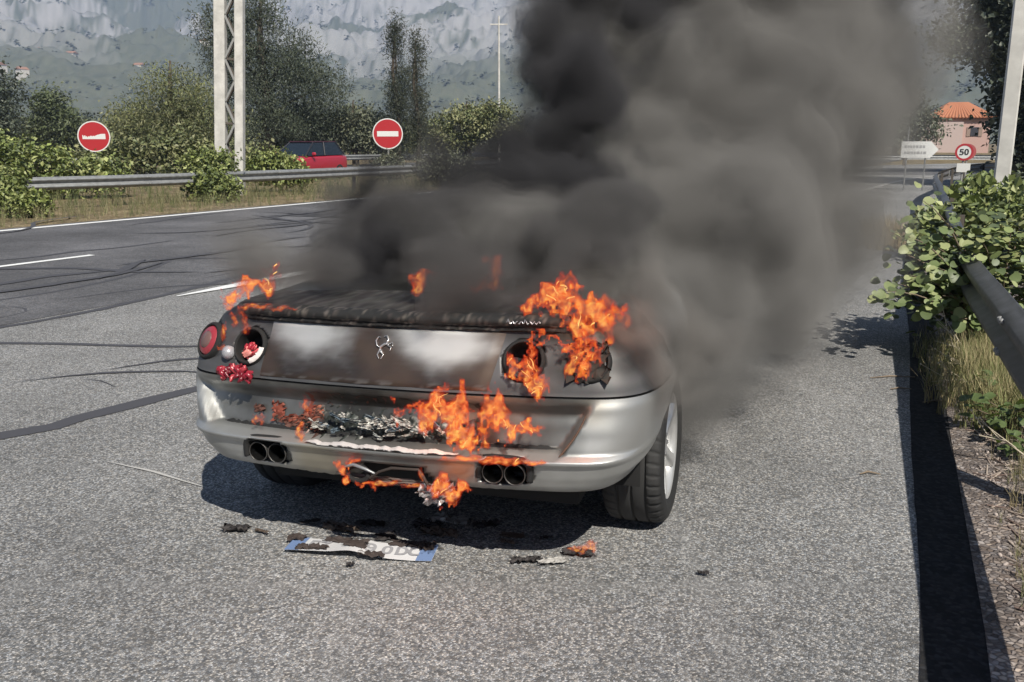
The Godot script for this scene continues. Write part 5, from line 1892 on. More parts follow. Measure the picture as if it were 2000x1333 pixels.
func plate_recess(o: Node3D, char_: Material, nf: FastNoiseLite) -> void:
	# the burnt pocket where the number plate hung
	var pts := []
	var cols := []
	for j in 22:
		var v := j / 21.0
		var row := []
		var cr := []
		for i in 90:
			var u := i / 89.0
			var x := lerpf(-0.345, 0.36, u)
			var y := lerpf(0.532, 0.690, v)
			x += 0.016 * nf.get_noise_2d(y * 3.0, 3.0)
			y += 0.012 * nf.get_noise_2d(x * 2.5, v * 2.0)
			var p := rear_pt(x / table(WIDTHS, y), y)
			var edge := sstep(0.0, 0.06, u) * sstep(1.0, 0.94, u) * sstep(0.0, 0.12, v) * sstep(1.0, 0.9, v)
			p.z -= recess(x, y) - 0.002 + 0.018 * edge * sstep(0.25, 0.7, v) - edge * (0.022 * nf.get_noise_2d(x * 2.2, y * 4.0) + 0.010)
			row.append(p)
			var n := nf.get_noise_2d(x * 3.0 + 40.0, y * 3.0)
			var c := lin(0.016, 0.019, 0.017).lerp(lin(0.05, 0.058, 0.052), clampf(n + 0.35, 0.0, 1.0))
			c = c.lerp(lin(0.16, 0.045, 0.028), clampf(sstep(0.12, 0.0, u) * 0.9 + sstep(0.1, 0.35, nf.get_noise_2d(x * 4.0, y * 6.0 + 30.0)) * sstep(0.55, 0.8, v), 0.0, 1.0))
			cr.append(c.lerp(lin(0.32, 0.31, 0.28), 0.8 * sstep(0.28, 0.42, nf.get_noise_2d(x * 5.0 + 90.0, y * 7.0)) * sstep(0.75, 0.4, v)))
		pts.append(row)
		cols.append(cr)
	var pr := part("plate_recess", skin(pts, cols).mesh(), mat(Color.WHITE, 0.5, 0.1, true), o)
	var r := RandomNumberGenerator.new()
	r.seed = 5
	# flakes of ash and shreds of foil in the pocket
	for k in 46:
		var x := r.randf_range(-0.30, 0.24)
		var y := r.randf_range(0.55, 0.625)
		if k % 2 == 0:
			x = 0.02 + r.randfn() * 0.085
			y = 0.60 + r.randfn() * 0.012 - 0.10 * (x - 0.0) * sstep(0.0, 0.2, x)
		var xf := rear_basis(x, y, 0.0)
		xf.origin.z -= 0.032 - 0.02 * r.randf()
		xf.basis = xf.basis * Basis(Vector3(0, 0, 1), r.randf_range(-0.9, 0.4))
		var white := r.randf()
		var mb := crumple(Vector2(r.randf_range(0.018, 0.075), r.randf_range(0.006, 0.02)), 0.022, 500 + k, lin(0.48, 0.465, 0.43) if white > 0.5 else (lin(0.36, 0.37, 0.35) if white > 0.25 else lin(0.10, 0.13, 0.16)), 7)
		part("ash_flake", mb.mesh(), mat(Color.WHITE, 0.55, 0.15, true), pr, xf)
	# rust red blisters at the left
	for k in 22:
		var x := r.randf_range(-0.60, -0.30)
		var y := lerpf(0.60, 0.545, (x + 0.60) / 0.30) + r.randfn() * 0.016
		if k % 3 == 0:
			x = -0.325 + r.randfn() * 0.014
			y = r.randf_range(0.55, 0.67)
		var xf := rear_basis(x, y, 0.0)
		xf.origin.z -= recess(x, y) - 0.006
		var mb := crumple(Vector2(r.randf_range(0.03, 0.08), r.randf_range(0.02, 0.045)), 0.02, 560 + k, [lin(0.20, 0.05, 0.03), lin(0.10, 0.04, 0.03), lin(0.30, 0.10, 0.06), lin(0.03, 0.025, 0.022)][k % 4], 7)
		part("paint_blister", mb.mesh(), mat(Color.WHITE, 0.7, 0.0, true), pr, xf)
	# bright bead of melted trim along the ridge
	var rows := [[], [], []]
	for i in 90:
		var x := lerpf(-0.30, 0.31, i / 89.0)
		var n := nf.get_noise_1d(x * 1.3)
		var n2 := nf.get_noise_1d(x * 2.6 + 50.0)
		var y := 0.528 + 0.006 * n
		var p := rear_pt(x / table(WIDTHS, 0.512), 0.512)
		var t := sstep(-0.30, -0.24, x) * sstep(0.31, 0.2, x)
		rows[0].append(Vector3(x, y - (0.006 + 0.007 * n2) * t, p.z + 0.003))
		rows[1].append(Vector3(x, y, p.z + 0.008 * t + 0.004 * n))
		rows[2].append(Vector3(x, y + (0.005 + 0.008 * n) * t, p.z - 0.014))
	var mb2 := MB.new()
	mb2.net(rows)
	part("melted_trim", mb2.mesh(), mat(lin(0.58, 0.55, 0.53), 0.5, 0.2), pr)
	var path := []
	for k in 13:
		var u := k / 12.0
		var y := lerpf(0.528, 0.672, u)
		var x := lerpf(0.665, 0.755, (y - 0.53) / 0.15) + 0.010 * sin(u * PI)
		var p := rear_pt(x / table(WIDTHS, y), y)
		path.append(p + Vector3(0, 0, 0.0015))
	var el := MB.new()
	el.tube(path, [0.002, 0.0035, 0.0045, 0.0045, 0.004, 0.004, 0.004, 0.0035, 0.003, 0.003, 0.0025, 0.002, 0.001], 6)
	part("recess_edge", el.mesh(), mat(lin(0.13, 0.075, 0.05), 0.6, 0.2), pr)
	# black scorched line at both ends of the ridge
	mb2 = MB.new()
	rows = [[], []]
	for i in 110:
		var x := lerpf(-0.765, 0.66, i / 109.0)
		var p := rear_pt(x / table(WIDTHS, 0.532), 0.532)
		p.z -= recess(x, 0.532) - 0.004
		var n := nf.get_noise_1d(x * 4.0 + 9.0)
		var t := sstep(-0.765, -0.70, x) * sstep(0.66, 0.6, x)
		rows[0].append(Vector3(x, 0.526, p.z + 0.012))
		rows[1].append(Vector3(x, 0.532 + (0.012 + 0.010 * n) * t, p.z + 0.002))
	mb2.net(rows)
	part("scorched_seal", mb2.mesh(), mat(lin(0.012, 0.012, 0.012), 0.8), pr)


func lower_hole(o: Node3D, black: Material) -> void:
	# bent bars and a hanging scrap round the hole in the lower edge
	var rim := MB.new()
	var z := 0.862
	rim.tube([Vector3(-0.04, 0.405, z), Vector3(0.0, 0.435, z + 0.004), Vector3(0.05, 0.452, z), Vector3(0.10, 0.455, z + 0.004), Vector3(0.155, 0.455, z), Vector3(0.175, 0.43, z + 0.004), Vector3(0.195, 0.39, z)], [0.006, 0.005, 0.006, 0.005, 0.006, 0.007, 0.005], 7)
	part("bent_bar", rim.mesh(), mat(lin(0.05, 0.04, 0.035), 0.7, 0.3), o)
	rim = MB.new()
	rim.tube([Vector3(-0.14, 0.44, z), Vector3(-0.10, 0.455, z + 0.008), Vector3(-0.05, 0.44, z + 0.006), Vector3(-0.02, 0.425, z)], [0.005, 0.007, 0.006, 0.004], 7)
	part("bent_bar", rim.mesh(), mat(lin(0.30, 0.31, 0.32), 0.4, 0.5), o)
	var eye := MB.new()
	var path := []
	for k in 17:
		path.append(Vector3(-0.095 + cos(TAU * k / 16.0) * 0.045, 0.415 + sin(TAU * k / 16.0) * 0.03, z - 0.01))
	eye.tube(path, [0.010], 8)
	part("towing_eye", eye.mesh(), black, o)
	var sill := crumple(Vector2(0.40, 0.03), 0.02, 610, lin(0.16, 0.13, 0.115), 13)
	part("hanging_strip", sill.mesh(), mat(Color.WHITE, 0.5, 0.3, true), o, Transform3D(Basis(Vector3(0, 0, 1), -0.02), Vector3(0.05, 0.388, 0.83)))
	var sc := crumple(Vector2(0.13, 0.075), 0.06, 611, lin(0.42, 0.42, 0.43), 13)
	part("hanging_scrap", sc.mesh(), mat(Color.WHITE, 0.35, 0.5, true), o, Transform3D(Basis(Vector3(0, 0, 1), 0.3), Vector3(0.215, 0.365, 0.84)))


func badges(o: Node3D) -> void:
	# chrome rearing horse: body, neck and head, legs, tail
	var chrome := mat(lin(0.55, 0.55, 0.56), 0.25, 0.7)
	var xf := rear_basis(-0.016, 0.870, 0.012)
	var strokes := [
		[[Vector2(0.020, 0.010), Vector2(0.004, 0.012), Vector2(-0.012, 0.000), Vector2(-0.014, -0.016), Vector2(-0.004, -0.024)], [0.004, 0.009, 0.008, 0.006, 0.004]],
		[[Vector2(0.010, 0.012), Vector2(0.016, 0.028), Vector2(0.008, 0.042), Vector2(-0.004, 0.040)], [0.007, 0.006, 0.005, 0.003]],
		[[Vector2(0.018, 0.012), Vector2(0.034, 0.018), Vector2(0.036, 0.004)], [0.004, 0.003, 0.002]],
		[[Vector2(0.016, 0.006), Vector2(0.030, 0.000), Vector2(0.026, -0.014)], [0.004, 0.003, 0.002]],
		[[Vector2(-0.010, -0.012), Vector2(0.002, -0.030), Vector2(-0.006, -0.046)], [0.006, 0.004, 0.003]],
		[[Vector2(-0.014, -0.012), Vector2(-0.022, -0.030), Vector2(-0.014, -0.044)], [0.006, 0.004, 0.003]],
		[[Vector2(-0.014, -0.002), Vector2(-0.028, 0.004), Vector2(-0.034, 0.022), Vector2(-0.026, 0.038), Vector2(-0.016, 0.036)], [0.003, 0.004, 0.005, 0.004, 0.002]],
	]
	var mb := MB.new()
	for s in strokes:
		var path := []
		for p in s[0]:
			path.append(Vector3(p.x, p.y, 0.0))
		mb.tube(path, s[1], 7, Color.WHITE, 0.6)
	part("horse_badge", mb.mesh(), chrome, o, xf)
	# small script lettering, past reading, on the charred lip
	mb = MB.new()
	xf = rear_basis(0.505, 0.968, 0.036)
	var x := -0.056
	var k := 0
	while x < 0.056:
		var path := []
		for j in 5:
			path.append(Vector3(x + j * 0.0045, 0.006 * sin(j * 1.6 + k * 1.9) + (0.006 if k % 3 == 0 and j == 1 else 0.0), 0))
		mb.tube(path, [0.0018, 0.0024, 0.0018], 5)
		x += 0.0205
		k += 1
	part("script_badge", mb.mesh(), chrome, o, xf)


func wheel(o: Node3D, at: Vector3, side: float) -> void:
	var hub := Node3D.new()
	hub.name = "wheel"
	hub.position = at
	if side < 0:
		hub.rotation.y = PI
	o.add_child(hub, true)
	if M.has("tyre"):
		for k in M.wheel_parts:
			part(k[0], k[1], k[2], hub, k[3])
		return
	var R := 0.33
	var prof := [[-0.100, 0.215], [-0.122, 0.235], [-0.130, 0.275], [-0.122, 0.305], [-0.108, 0.322], [-0.09, 0.327], [-0.062, 0.329], [-0.061, 0.321], [-0.049, 0.321], [-0.048, 0.3295], [-0.004, 0.330], [-0.003, 0.321], [0.009, 0.321], [0.010, 0.330], [0.052, 0.3295], [0.053, 0.321], [0.064, 0.321], [0.065, 0.329], [0.078, 0.3285], [0.092, 0.3265], [0.108, 0.321], [0.121, 0.305], [0.130, 0.278], [0.126, 0.250], [0.112, 0.232], [0.108, 0.218], [0.09, 0.215]]
	var rows := []
	var cols := []
	var segs := 252
	for k in segs:
		var a := TAU * k / segs
		var row := []
		var cr := []
		for p in prof:
			var rad: float = p[1]
			if absf(p[0]) > 0.066 and absf(p[0]) < 0.115 and rad > 0.31 and k % 6 == 0:
				rad -= 0.008
			row.append(Vector3(p[0], cos(a) * rad, sin(a) * rad))
			cr.append(lin(0.018, 0.017, 0.017) if rad < 0.318 else lin(0.034, 0.033, 0.032))
		rows.append(row)
		cols.append(cr)
	rows.append(rows[0])
	cols.append(cols[0])
	var mb := MB.new()
	mb.net(rows, cols)
	M.wheel_parts = [["tyre", mb.mesh(), mat(Color.WHITE, 0.8, 0.0, true), Transform3D.IDENTITY]]
	var axis := Transform3D(Basis(Vector3(0, 0, 1), -PI / 2), Vector3.ZERO)
	mb = MB.new()
	mb.lathe([Vector2(0.205, -0.10), Vector2(0.196, -0.02), Vector2(0.200, 0.085), Vector2(0.216, 0.106), Vector2(0.226, 0.116), Vector2(0.226, 0.108), Vector2(0.210, 0.09)], 48, axis)
	var alloy := mat(lin(0.62, 0.62, 0.61), 0.35, 0.55)
	M.wheel_parts.append(["rim", mb.mesh(), alloy, Transform3D.IDENTITY])
	mb = MB.new()
	var sec := []
	for e in [[0.045, 0.030, 0.060, 0.09], [0.09, 0.026, 0.078, 0.095], [0.15, 0.025, 0.085, 0.104], [0.206, 0.040, 0.09, 0.110]]:
		sec.append([Vector3(e[2] - 0.02, e[0], -e[1]), Vector3(e[3], e[0], -e[1] * 0.75), Vector3(e[3] + 0.004, e[0], 0), Vector3(e[3], e[0], e[1] * 0.75), Vector3(e[2] - 0.02, e[0], e[1])])
	mb.net(sec)
	var spoke := mb.mesh()
	for k in 5:
		M.wheel_parts.append(["spoke", spoke, alloy, Transform3D(Basis(Vector3.RIGHT, TAU * k / 5.0 + 0.3), Vector3.ZERO)])
	mb = MB.new()
	mb.lathe([Vector2(0.062, 0.03), Vector2(0.058, 0.085), Vector2(0.035, 0.094), Vector2(0.033, 0.088), Vector2(0.0005, 0.090)], 28, axis)
	M.wheel_parts.append(["hub_cap", mb.mesh(), alloy, Transform3D.IDENTITY])
	mb = MB.new()
	for k in 5:
		var a := TAU * (k + 0.5) / 5.0 + 0.3
		mb.box(Vector3(0.092, cos(a) * 0.045, sin(a) * 0.045), Vector3(0.016, 0.018, 0.018), Basis(Vector3.RIGHT, a), 0.004)
	M.wheel_parts.append(["wheel_bolts", mb.mesh(), mat(lin(0.25, 0.25, 0.25), 0.4, 0.5), Transform3D.IDENTITY])
	mb = MB.new()
	mb.lathe([Vector2(0.06, 0.02), Vector2(0.155, 0.02), Vector2(0.155, -0.005), Vector2(0.06, -0.005)], 36, axis, Color.WHITE, true)
	M.wheel_parts.append(["brake_disc", mb.mesh(), mat(lin(0.16, 0.14, 0.13), 0.5, 0.5), Transform3D.IDENTITY])
	mb = MB.new()
	mb.lathe([Vector2(0.20, -0.06), Vector2(0.001, -0.06)], 30, axis)
	M.wheel_parts.append(["back_plate", mb.mesh(), mat(lin(0.02, 0.02, 0.02), 0.9), Transform3D.IDENTITY])
	M.tyre = true
	for k in M.wheel_parts:
		part(k[0], k[1], k[2], hub, k[3])


# ------------------------------------------------------------------ scraps on the road behind the car
func debris() -> void:
	var o := thing("number_plate", "bent white number plate with blue ends lying on the road behind the car", "number plate", Transform3D(Basis(Vector3.UP, -0.17), Vector3(-0.60, 0.0, -3.335)))
	var L := 0.60
	var bend := func(u: float) -> float: return 0.008 + 0.015 * exp(-pow((u - 0.47) / 0.11, 2.0)) + 0.006 * u
	var face := func(u: float, v: float) -> Vector3: return Vector3((u - 0.5) * L, bend.call(u) + 0.012 * v * sin(u * 5.0) + 0.006, (v - 0.5) * 0.125 + 0.015 * sin(u * 4.0))
	var sheet := func(u0: float, u1: float, v0: float, v1: float, lift: float) -> ArrayMesh:
		var mb := MB.new()
		var rows := []
		for j in 4:
			var row := []
			for i in 25:
				row.append(face.call(lerpf(u0, u1, i / 24.0), lerpf(v1, v0, j / 3.0)) + Vector3(0, lift, 0))
			rows.append(row)
		mb.net(rows)
		return mb.mesh()
	part("plate", sheet.call(0.0, 1.0, 0.0, 1.0, 0.0), mat(lin(0.66, 0.66, 0.67), 0.45), o)
	var blue := mat(lin(0.17, 0.25, 0.44), 0.5)
	part("blue_band", sheet.call(0.0, 0.105, 0.0, 1.0, 0.0015), blue, o)
	part("blue_band", sheet.call(0.895, 1.0, 0.0, 1.0, 0.0015), blue, o)
	var sf := SystemFont.new()
	sf.font_names = PackedStringArray(["Droid Sans"])
	sf.font_weight = 700
	var letters := [["F", 0.17], ["Z", 0.25], ["9", 0.57], ["0", 0.68], ["D", 0.78], ["C", 0.86]]
	for l in letters:
		var tm := TextMesh.new()
		tm.font = sf
		tm.text = l[0]
		tm.font_size = 48
		tm.pixel_size = 0.0019
		tm.depth = 0.001
		var a: Vector3 = face.call(l[1], 0.5)
		var b: Vector3 = face.call(l[1] + 0.02, 0.5)
		var x := (b - a).normalized()
		var z := x.cross(Vector3(0, 0, -1)).normalized()
		part("letter", tm, mat(lin(0.34, 0.34, 0.36), 0.6), o, Transform3D(Basis(x, z.cross(x), z), a + z * 0.002))
	for s in [[0.47, 0.0, 0.10, 0.05], [0.24, 0.30, 0.07, 0.03], [0.02, -0.35, 0.07, 0.05], [0.80, -0.42, 0.14, 0.04], [0.33, -0.40, 0.12, 0.035], [0.60, 0.46, 0.10, 0.03], [0.93, -0.3, 0.06, 0.05], [0.13, 0.35, 0.06, 0.03]]:
		var mb := crumple(Vector2(s[2], s[3]), 0.02, 700 + int(s[0] * 100), lin(0.045, 0.035, 0.03), 9)
		part("burnt_scrap", mb.mesh(), mat(Color.WHITE, 0.8, 0.0, true), o, Transform3D(Basis(Vector3.RIGHT, -PI / 2 + 0.1), face.call(s[0], 0.5 + s[1]) + Vector3(0, 0.008, 0)))
	# flakes: x, z, length, width, colour, how it looks
	var list := [
		[-0.27, -3.62, 0.16, 0.09, 2, "pale grey crumpled scrap of metal at the edge of the car's shadow"],
		[-0.36, -3.56, 0.12, 0.06, 0, "black burnt flake just left of the pale crumpled scrap"],
		[-0.30, -3.49, 0.15, 0.05, 1, "dark brown burnt flake below the pale crumpled scrap"],
		[-0.10, -3.57, 0.11, 0.04, 0, "long black burnt flake right of the pale crumpled scrap"],
		[0.0, -3.46, 0.10, 0.04, 1, "brown burnt flake right of the right end of the plate"],
		[-0.72, -3.54, 0.16, 0.05, 1, "wide brown burnt flake above the left half of the plate"],
		[-0.86, -3.60, 0.08, 0.03, 0, "thin black flake at the top left of the scattered scraps"],
		[-0.60, -3.58, 0.12, 0.045, 0, "black burnt flake above the middle of the plate"],
		[-0.52, -3.45, 0.08, 0.05, 0, "small black flake touching the top of the plate"],
		[-1.16, -3.53, 0.11, 0.05, 0, "black burnt scrap lying apart on the far left"],
		[-1.04, -3.50, 0.06, 0.015, 1, "small brown sliver between the far left scrap and the plate"],
		[0.06, -3.24, 0.11, 0.03, 0, "thin dark strip on the road right of the plate"],
		[0.155, -3.23, 0.10, 0.04, 2, "small open pale loop of trim right of the thin dark strip"],
		[0.26, -3.30, 0.12, 0.035, 0, "charred piece of plastic under the small flame on the road"],
		[-0.62, -3.20, 0.03, 0.02, 0, "tiny black crumb in front of the plate"],
		[0.72, -3.13, 0.04, 0.02, 0, "tiny black crumb alone in front of the right wheel"],
		[-0.02, -3.40, 0.06, 0.02, 1, "small brown flake between plate and small flame"],
		[0.14, -3.44, 0.05, 0.02, 0, "small black flake nearest the shadow's edge on the right"],
	]
	var cols := [lin(0.025, 0.022, 0.02), lin(0.085, 0.06, 0.045), lin(0.40, 0.39, 0.37)]
	var k := 0
	for d in list:
		k += 1
		var mb := crumple(Vector2(d[2], d[3]), 0.028 if d[2] > 0.1 else 0.012, 720 + k, cols[d[4]], 11)
		single("burnt_flake", mb.mesh(), mat(Color.WHITE, 0.7, 0.1 if d[4] == 2 else 0.0, true), d[5], "debris", Transform3D(Basis(Vector3.UP, rr(-0.5, 0.5)) * Basis(Vector3.RIGHT, -PI / 2 + rr(-0.15, 0.25)), Vector3(d[0], 0.016, d[1])), "burnt scraps on the road behind the car")
	# small leaves and sticks on the lay-by at the right
	for s in [[2.62, -6.05, 0.16, "dark stick on the lay-by below the bush's shadow"], [2.66, -5.45, 0.10, "short dark stick on the lay-by beside the shade strip"], [1.75, -4.2, 0.05, "tiny dark stick in the middle of the lay-by on the right"], [2.55, -5.75, 0.07, "brown sliver on the lay-by beside the shade strip"]]:
		var mb := MB.new()
		mb.tube([Vector3(-s[2], 0.008, 0.02), Vector3(0, 0.012, 0), Vector3(s[2], 0.008, 0.03)], [0.003, 0.006, 0.003], 5)
		single("stick", mb.mesh(), M.twig, s[3], "stick", place(Vector3(s[0], 0, s[1]), 0.1))


# ------------------------------------------------------------------ fire
func flame(label: String, blobs: Array, seed_: int, cell := 0.0115, freq := 12.0, warp := 0.045, eat := 0.68, tall := 2.0, thin := 1.0, in_car := true) -> Node3D:
	var o := thing("flame", label, "flame", Transform3D.IDENTITY, "flames on and beside the burning car")
	# blobs are in the car's frame
	var bl := []
	for b in blobs:
		bl.append([car_xf * b[0] if in_car else b[0], b[1], b[2]])
	var bx := bounds_of(bl, warp).grow(cell * 3.0)
	var n := Vector3i((bx.size / cell).ceil()) + Vector3i(2, 2, 2)
	var F := blob_field(bl, bx.position, n, cell, freq, warp, eat, seed_, tall)
	var nv := noise(seed_ + 40, freq * 2.2, 3)
	var names := ["outer_flame", "mid_flame", "inner_flame", "flame_core"]
	var lv := [0.02, 0.14, 0.32, 0.56]
	for k in 4:
		var mb := level_mesh(F, n.x, n.y, n.z, bx.position, cell, lv[k])
		if mb.f.size() == 0:
			continue
		for i in mb.v.size():  # yellower and denser below, redder and thinner towards the tips
			var p := mb.v[i]
			var g := nv.get_noise_3dv(p)
			var hf := clampf((p.y - bx.position.y) / bx.size.y, 0.0, 1.0)
			var hot := clampf(1.0 - hf * 0.7 + g * 1.1 - 0.15, 0.0, 1.0)
			mb.c[i] = Color(lerpf(0.72, 1.0, hot), lerpf(0.22, 1.0, hot * hot), lerpf(0.25, 1.0, hot), clampf(0.62 + g * 1.3 - hf * 0.25, 0.08, 1.0))
		part(names[k], mb.mesh(), M.fire[k] if thin >= 1.0 else M.fire_faint[k], o)
	# bright threads twisting up through the flame
	var r := RandomNumberGenerator.new()
	r.seed = seed_
	var n1 := noise(seed_ + 5, 9.0, 2)
	var n2 := noise(seed_ + 6, 9.0, 2)
	var mb := MB.new()
	for b in bl:
		var size: Vector3 = b[1]
		for k in int(3 + size.length() * 55.0 * thin):
			var p: Vector3 = b[0] + Vector3(r.randf_range(-0.8, 0.8), r.randf_range(-0.9, 0.5), r.randf_range(-0.5, 1.0)) * size
			var path := []
			var d := Vector3(r.randfn() * 0.5, 1.0, r.randfn() * 0.4)
			var step := size.length() * 0.09
			for j in 8:
				var ci := Vector3i(((p - bx.position) / cell).round()).clamp(Vector3i.ZERO, n - Vector3i.ONE)
				if F[ci.z * n.x * n.y + ci.y * n.x + ci.x] < 0.005:
					break
				path.append(p)
				d += Vector3(n1.get_noise_3dv(p * 3.0), n2.get_noise_3dv(p * 3.0) * 0.4, n1.get_noise_3dv(p * 3.0 + Vector3.ONE)) * 1.6
				p += d.normalized() * step
			if path.size() < 4:
				continue
			var w := r.randf_range(0.0010, 0.0026)
			mb.tube(path, [w * 0.4, w, w * 1.2, w, w * 0.9, w * 0.7, w * 0.5, w * 0.2], 3)
	if mb.f.size() == 0:
		return o
	part("flame_thread", mb.mesh(), M.thread if thin >= 1.0 else M.fire_faint[2], o).set_meta("kind", "stuff")
	return o


func lamp_of_fire(at: Vector3, e: float) -> void:
	var l := OmniLight3D.new()
	l.name = "fire_glow"
	l.light_color = Color(1.0, 0.52, 0.18)
	l.light_energy = e
	l.light_size = 0.08
	l.omni_range = 6.0
	l.omni_attenuation = 2.0
	l.shadow_enabled = true
	l.position = car_xf * at
	add_child(l, true)


func flames() -> void:
	M.fire = []
	M.fire_faint = []
	var c := [lin(0.46, 0.05, 0.03), lin(0.58, 0.12, 0.02), lin(0.62, 0.24, 0.03), lin(0.66, 0.44, 0.10)]
	var al := [0.12, 0.24, 0.36, 0.55]
	M.thread = mat(lin(0, 0, 0), 1.0)
	M.thread.emission_enabled = true
	M.thread.emission = lin(0.72, 0.42, 0.13).linear_to_srgb()
	for k in 4:
		for faint in 2:
			var m := StandardMaterial3D.new()
			m.shading_mode = BaseMaterial3D.SHADING_MODE_UNSHADED
			m.transparency = BaseMaterial3D.TRANSPARENCY_ALPHA
			var q: Color = c[k].linear_to_srgb()
			q.a = al[k] * (0.55 if faint else 1.0)
			m.albedo_color = q
			m.roughness = 1.0
			m.vertex_color_use_as_albedo = true
			m.cull_mode = BaseMaterial3D.CULL_DISABLED
			if faint:
				M.fire_faint.append(m)
			else:
				M.fire.append(m)
	flame("orange flame streaming off the left end of the rear deck", [[Vector3(-0.725, 1.02, 0.64), Vector3(0.055, 0.022, 0.035), 1.1], [Vector3(-0.67, 1.05, 0.63), Vector3(0.065, 0.03, 0.035), 1.3], [Vector3(-0.61, 1.065, 0.62), Vector3(0.06, 0.026, 0.035), 1.1], [Vector3(-0.575, 1.1, 0.61), Vector3(0.035, 0.05, 0.03), 0.75], [Vector3(-0.545, 1.15, 0.6), Vector3(0.03, 0.045, 0.03), 0.5]], 901, 0.0115, 11.0, 0.028)
	flame("small blurred flame over the middle of the rear deck", [[Vector3(0.025, 1.07, 0.5), Vector3(0.05, 0.035, 0.035), 1.1], [Vector3(0.05, 1.095, 0.48), Vector3(0.035, 0.04, 0.035), 0.9]], 902, 0.0115, 11.0, 0.03, 0.5, 1.6, 0.6)
	flame("faint red flame seen through the smoke right of the middle one", [[Vector3(0.27, 1.10, 0.3), Vector3(0.05, 0.07, 0.05), 0.7], [Vector3(0.20, 1.06, 0.32), Vector3(0.06, 0.03, 0.05), 0.6]], 903, 0.0115, 9.0, 0.04, 0.45, 1.6, 0.4)
	flame("large flame arching over the right rear corner of the car", [[Vector3(0.525, 1.02, 0.66), Vector3(0.0516, 0.031, 0.0331), 1], [Vector3(0.580, 1.05, 0.66), Vector3(0.0568, 0.0464, 0.0378), 1.25], [Vector3(0.640, 1.065, 0.65), Vector3(0.0671, 0.0516, 0.0426), 1.35], [Vector3(0.705, 1.04, 0.64), Vector3(0.0671, 0.0516, 0.0426), 1.35], [Vector3(0.755, 1, 0.63), Vector3(0.0568, 0.0516, 0.0426), 1.2], [Vector3(0.815, 0.99, 0.61), Vector3(0.0568, 0.0516, 0.0378), 0.75], [Vector3(0.645, 1.12, 0.64), Vector3(0.0361, 0.0516, 0.0378), 0.7], [Vector3(0.715, 0.95, 0.66), Vector3(0.0464, 0.0619, 0.0331), 1.1]], 904, 0.0115, 13.0, 0.038, 0.68)
	flame("faint red flame trailing off the right end of the large flame", [[Vector3(0.82, 1.01, 0.60), Vector3(0.05, 0.045, 0.035), 0.75], [Vector3(0.78, 1.06, 0.61), Vector3(0.05, 0.04, 0.035), 0.7], [Vector3(0.85, 0.96, 0.58), Vector3(0.035, 0.04, 0.03), 0.6]], 917, 0.0115, 10.0, 0.03, 0.5, 1.8, 0.5)
	flame("ragged flame licking up between the two right tail lights", [[Vector3(0.6, 0.928, 0.725), Vector3(0.088, 0.0145, 0.0218), 1.1], [Vector3(0.67, 0.925, 0.72), Vector3(0.0518, 0.0166, 0.0218), 1], [Vector3(0.715, 0.88, 0.71), Vector3(0.0363, 0.0621, 0.0218), 1.1], [Vector3(0.7, 0.81, 0.7), Vector3(0.029, 0.0621, 0.0218), 1], [Vector3(0.745, 0.91, 0.69), Vector3(0.0311, 0.0518, 0.0218), 0.9]], 905, 0.0085, 16.0, 0.028, 0.55)
	flame("flame curling out of the outer right tail light", [[Vector3(0.74, 0.845, 0.72), Vector3(0.0382, 0.034, 0.0213), 1.1], [Vector3(0.76, 0.89, 0.70), Vector3(0.0298, 0.0425, 0.0187), 1.0], [Vector3(0.72, 0.80, 0.735), Vector3(0.0255, 0.0425, 0.017), 0.8]], 918, 0.0085, 15.0, 0.028, 0.52)
	flame("flame filling the inner right tail light", [[Vector3(0.495, 0.84, 0.77), Vector3(0.0368, 0.0414, 0.0242), 1.3], [Vector3(0.555, 0.86, 0.765), Vector3(0.0391, 0.046, 0.0242), 1.1], [Vector3(0.565, 0.8, 0.785), Vector3(0.0414, 0.0575, 0.0242), 1], [Vector3(0.6, 0.76, 0.785), Vector3(0.0299, 0.0575, 0.0242), 0.8], [Vector3(0.53, 0.78, 0.785), Vector3(0.0345, 0.023, 0.022), 0.7]], 906, 0.0085, 16.0, 0.028, 0.55)
	flame("broad flame at the left of the fire in the bumper recess", [[Vector3(0.19, 0.675, 0.845), Vector3(0.0732, 0.0365, 0.0338), 1.1], [Vector3(0.25, 0.68, 0.85), Vector3(0.0854, 0.0609, 0.0338), 1.4], [Vector3(0.31, 0.7, 0.85), Vector3(0.0671, 0.0671, 0.0338), 1.3], [Vector3(0.12, 0.665, 0.84), Vector3(0.0854, 0.0171, 0.0247), 0.8], [Vector3(0.32, 0.605, 0.875), Vector3(0.0671, 0.0609, 0.0293), 1.4], [Vector3(0.345, 0.56, 0.885), Vector3(0.0609, 0.0365, 0.0293), 1.2]], 907, 0.0115, 14.0, 0.036, 0.66)
	flame("twin peaked flame at the right of the fire in the bumper recess", [[Vector3(0.425, 0.69, 0.84), Vector3(0.0487, 0.0671, 0.0315), 1.2], [Vector3(0.465, 0.665, 0.845), Vector3(0.0671, 0.0548, 0.0315), 1.2], [Vector3(0.52, 0.64, 0.84), Vector3(0.0609, 0.0341, 0.0293), 1], [Vector3(0.58, 0.635, 0.825), Vector3(0.0609, 0.0219, 0.0247), 0.9], [Vector3(0.42, 0.62, 0.86), Vector3(0.0365, 0.0365, 0.0282), 0.9]], 908, 0.0115, 14.0, 0.036, 0.64)
	flame("thin line of fire along the right half of the bumper ridge", [[Vector3(0.36, 0.522, 0.885), Vector3(0.14, 0.012, 0.018), 1.1], [Vector3(0.48, 0.521, 0.872), Vector3(0.14, 0.011, 0.018), 1.1], [Vector3(0.58, 0.520, 0.860), Vector3(0.08, 0.009, 0.016), 0.9]], 909, 0.0065, 12.0, 0.010, 0.35, 1.0)
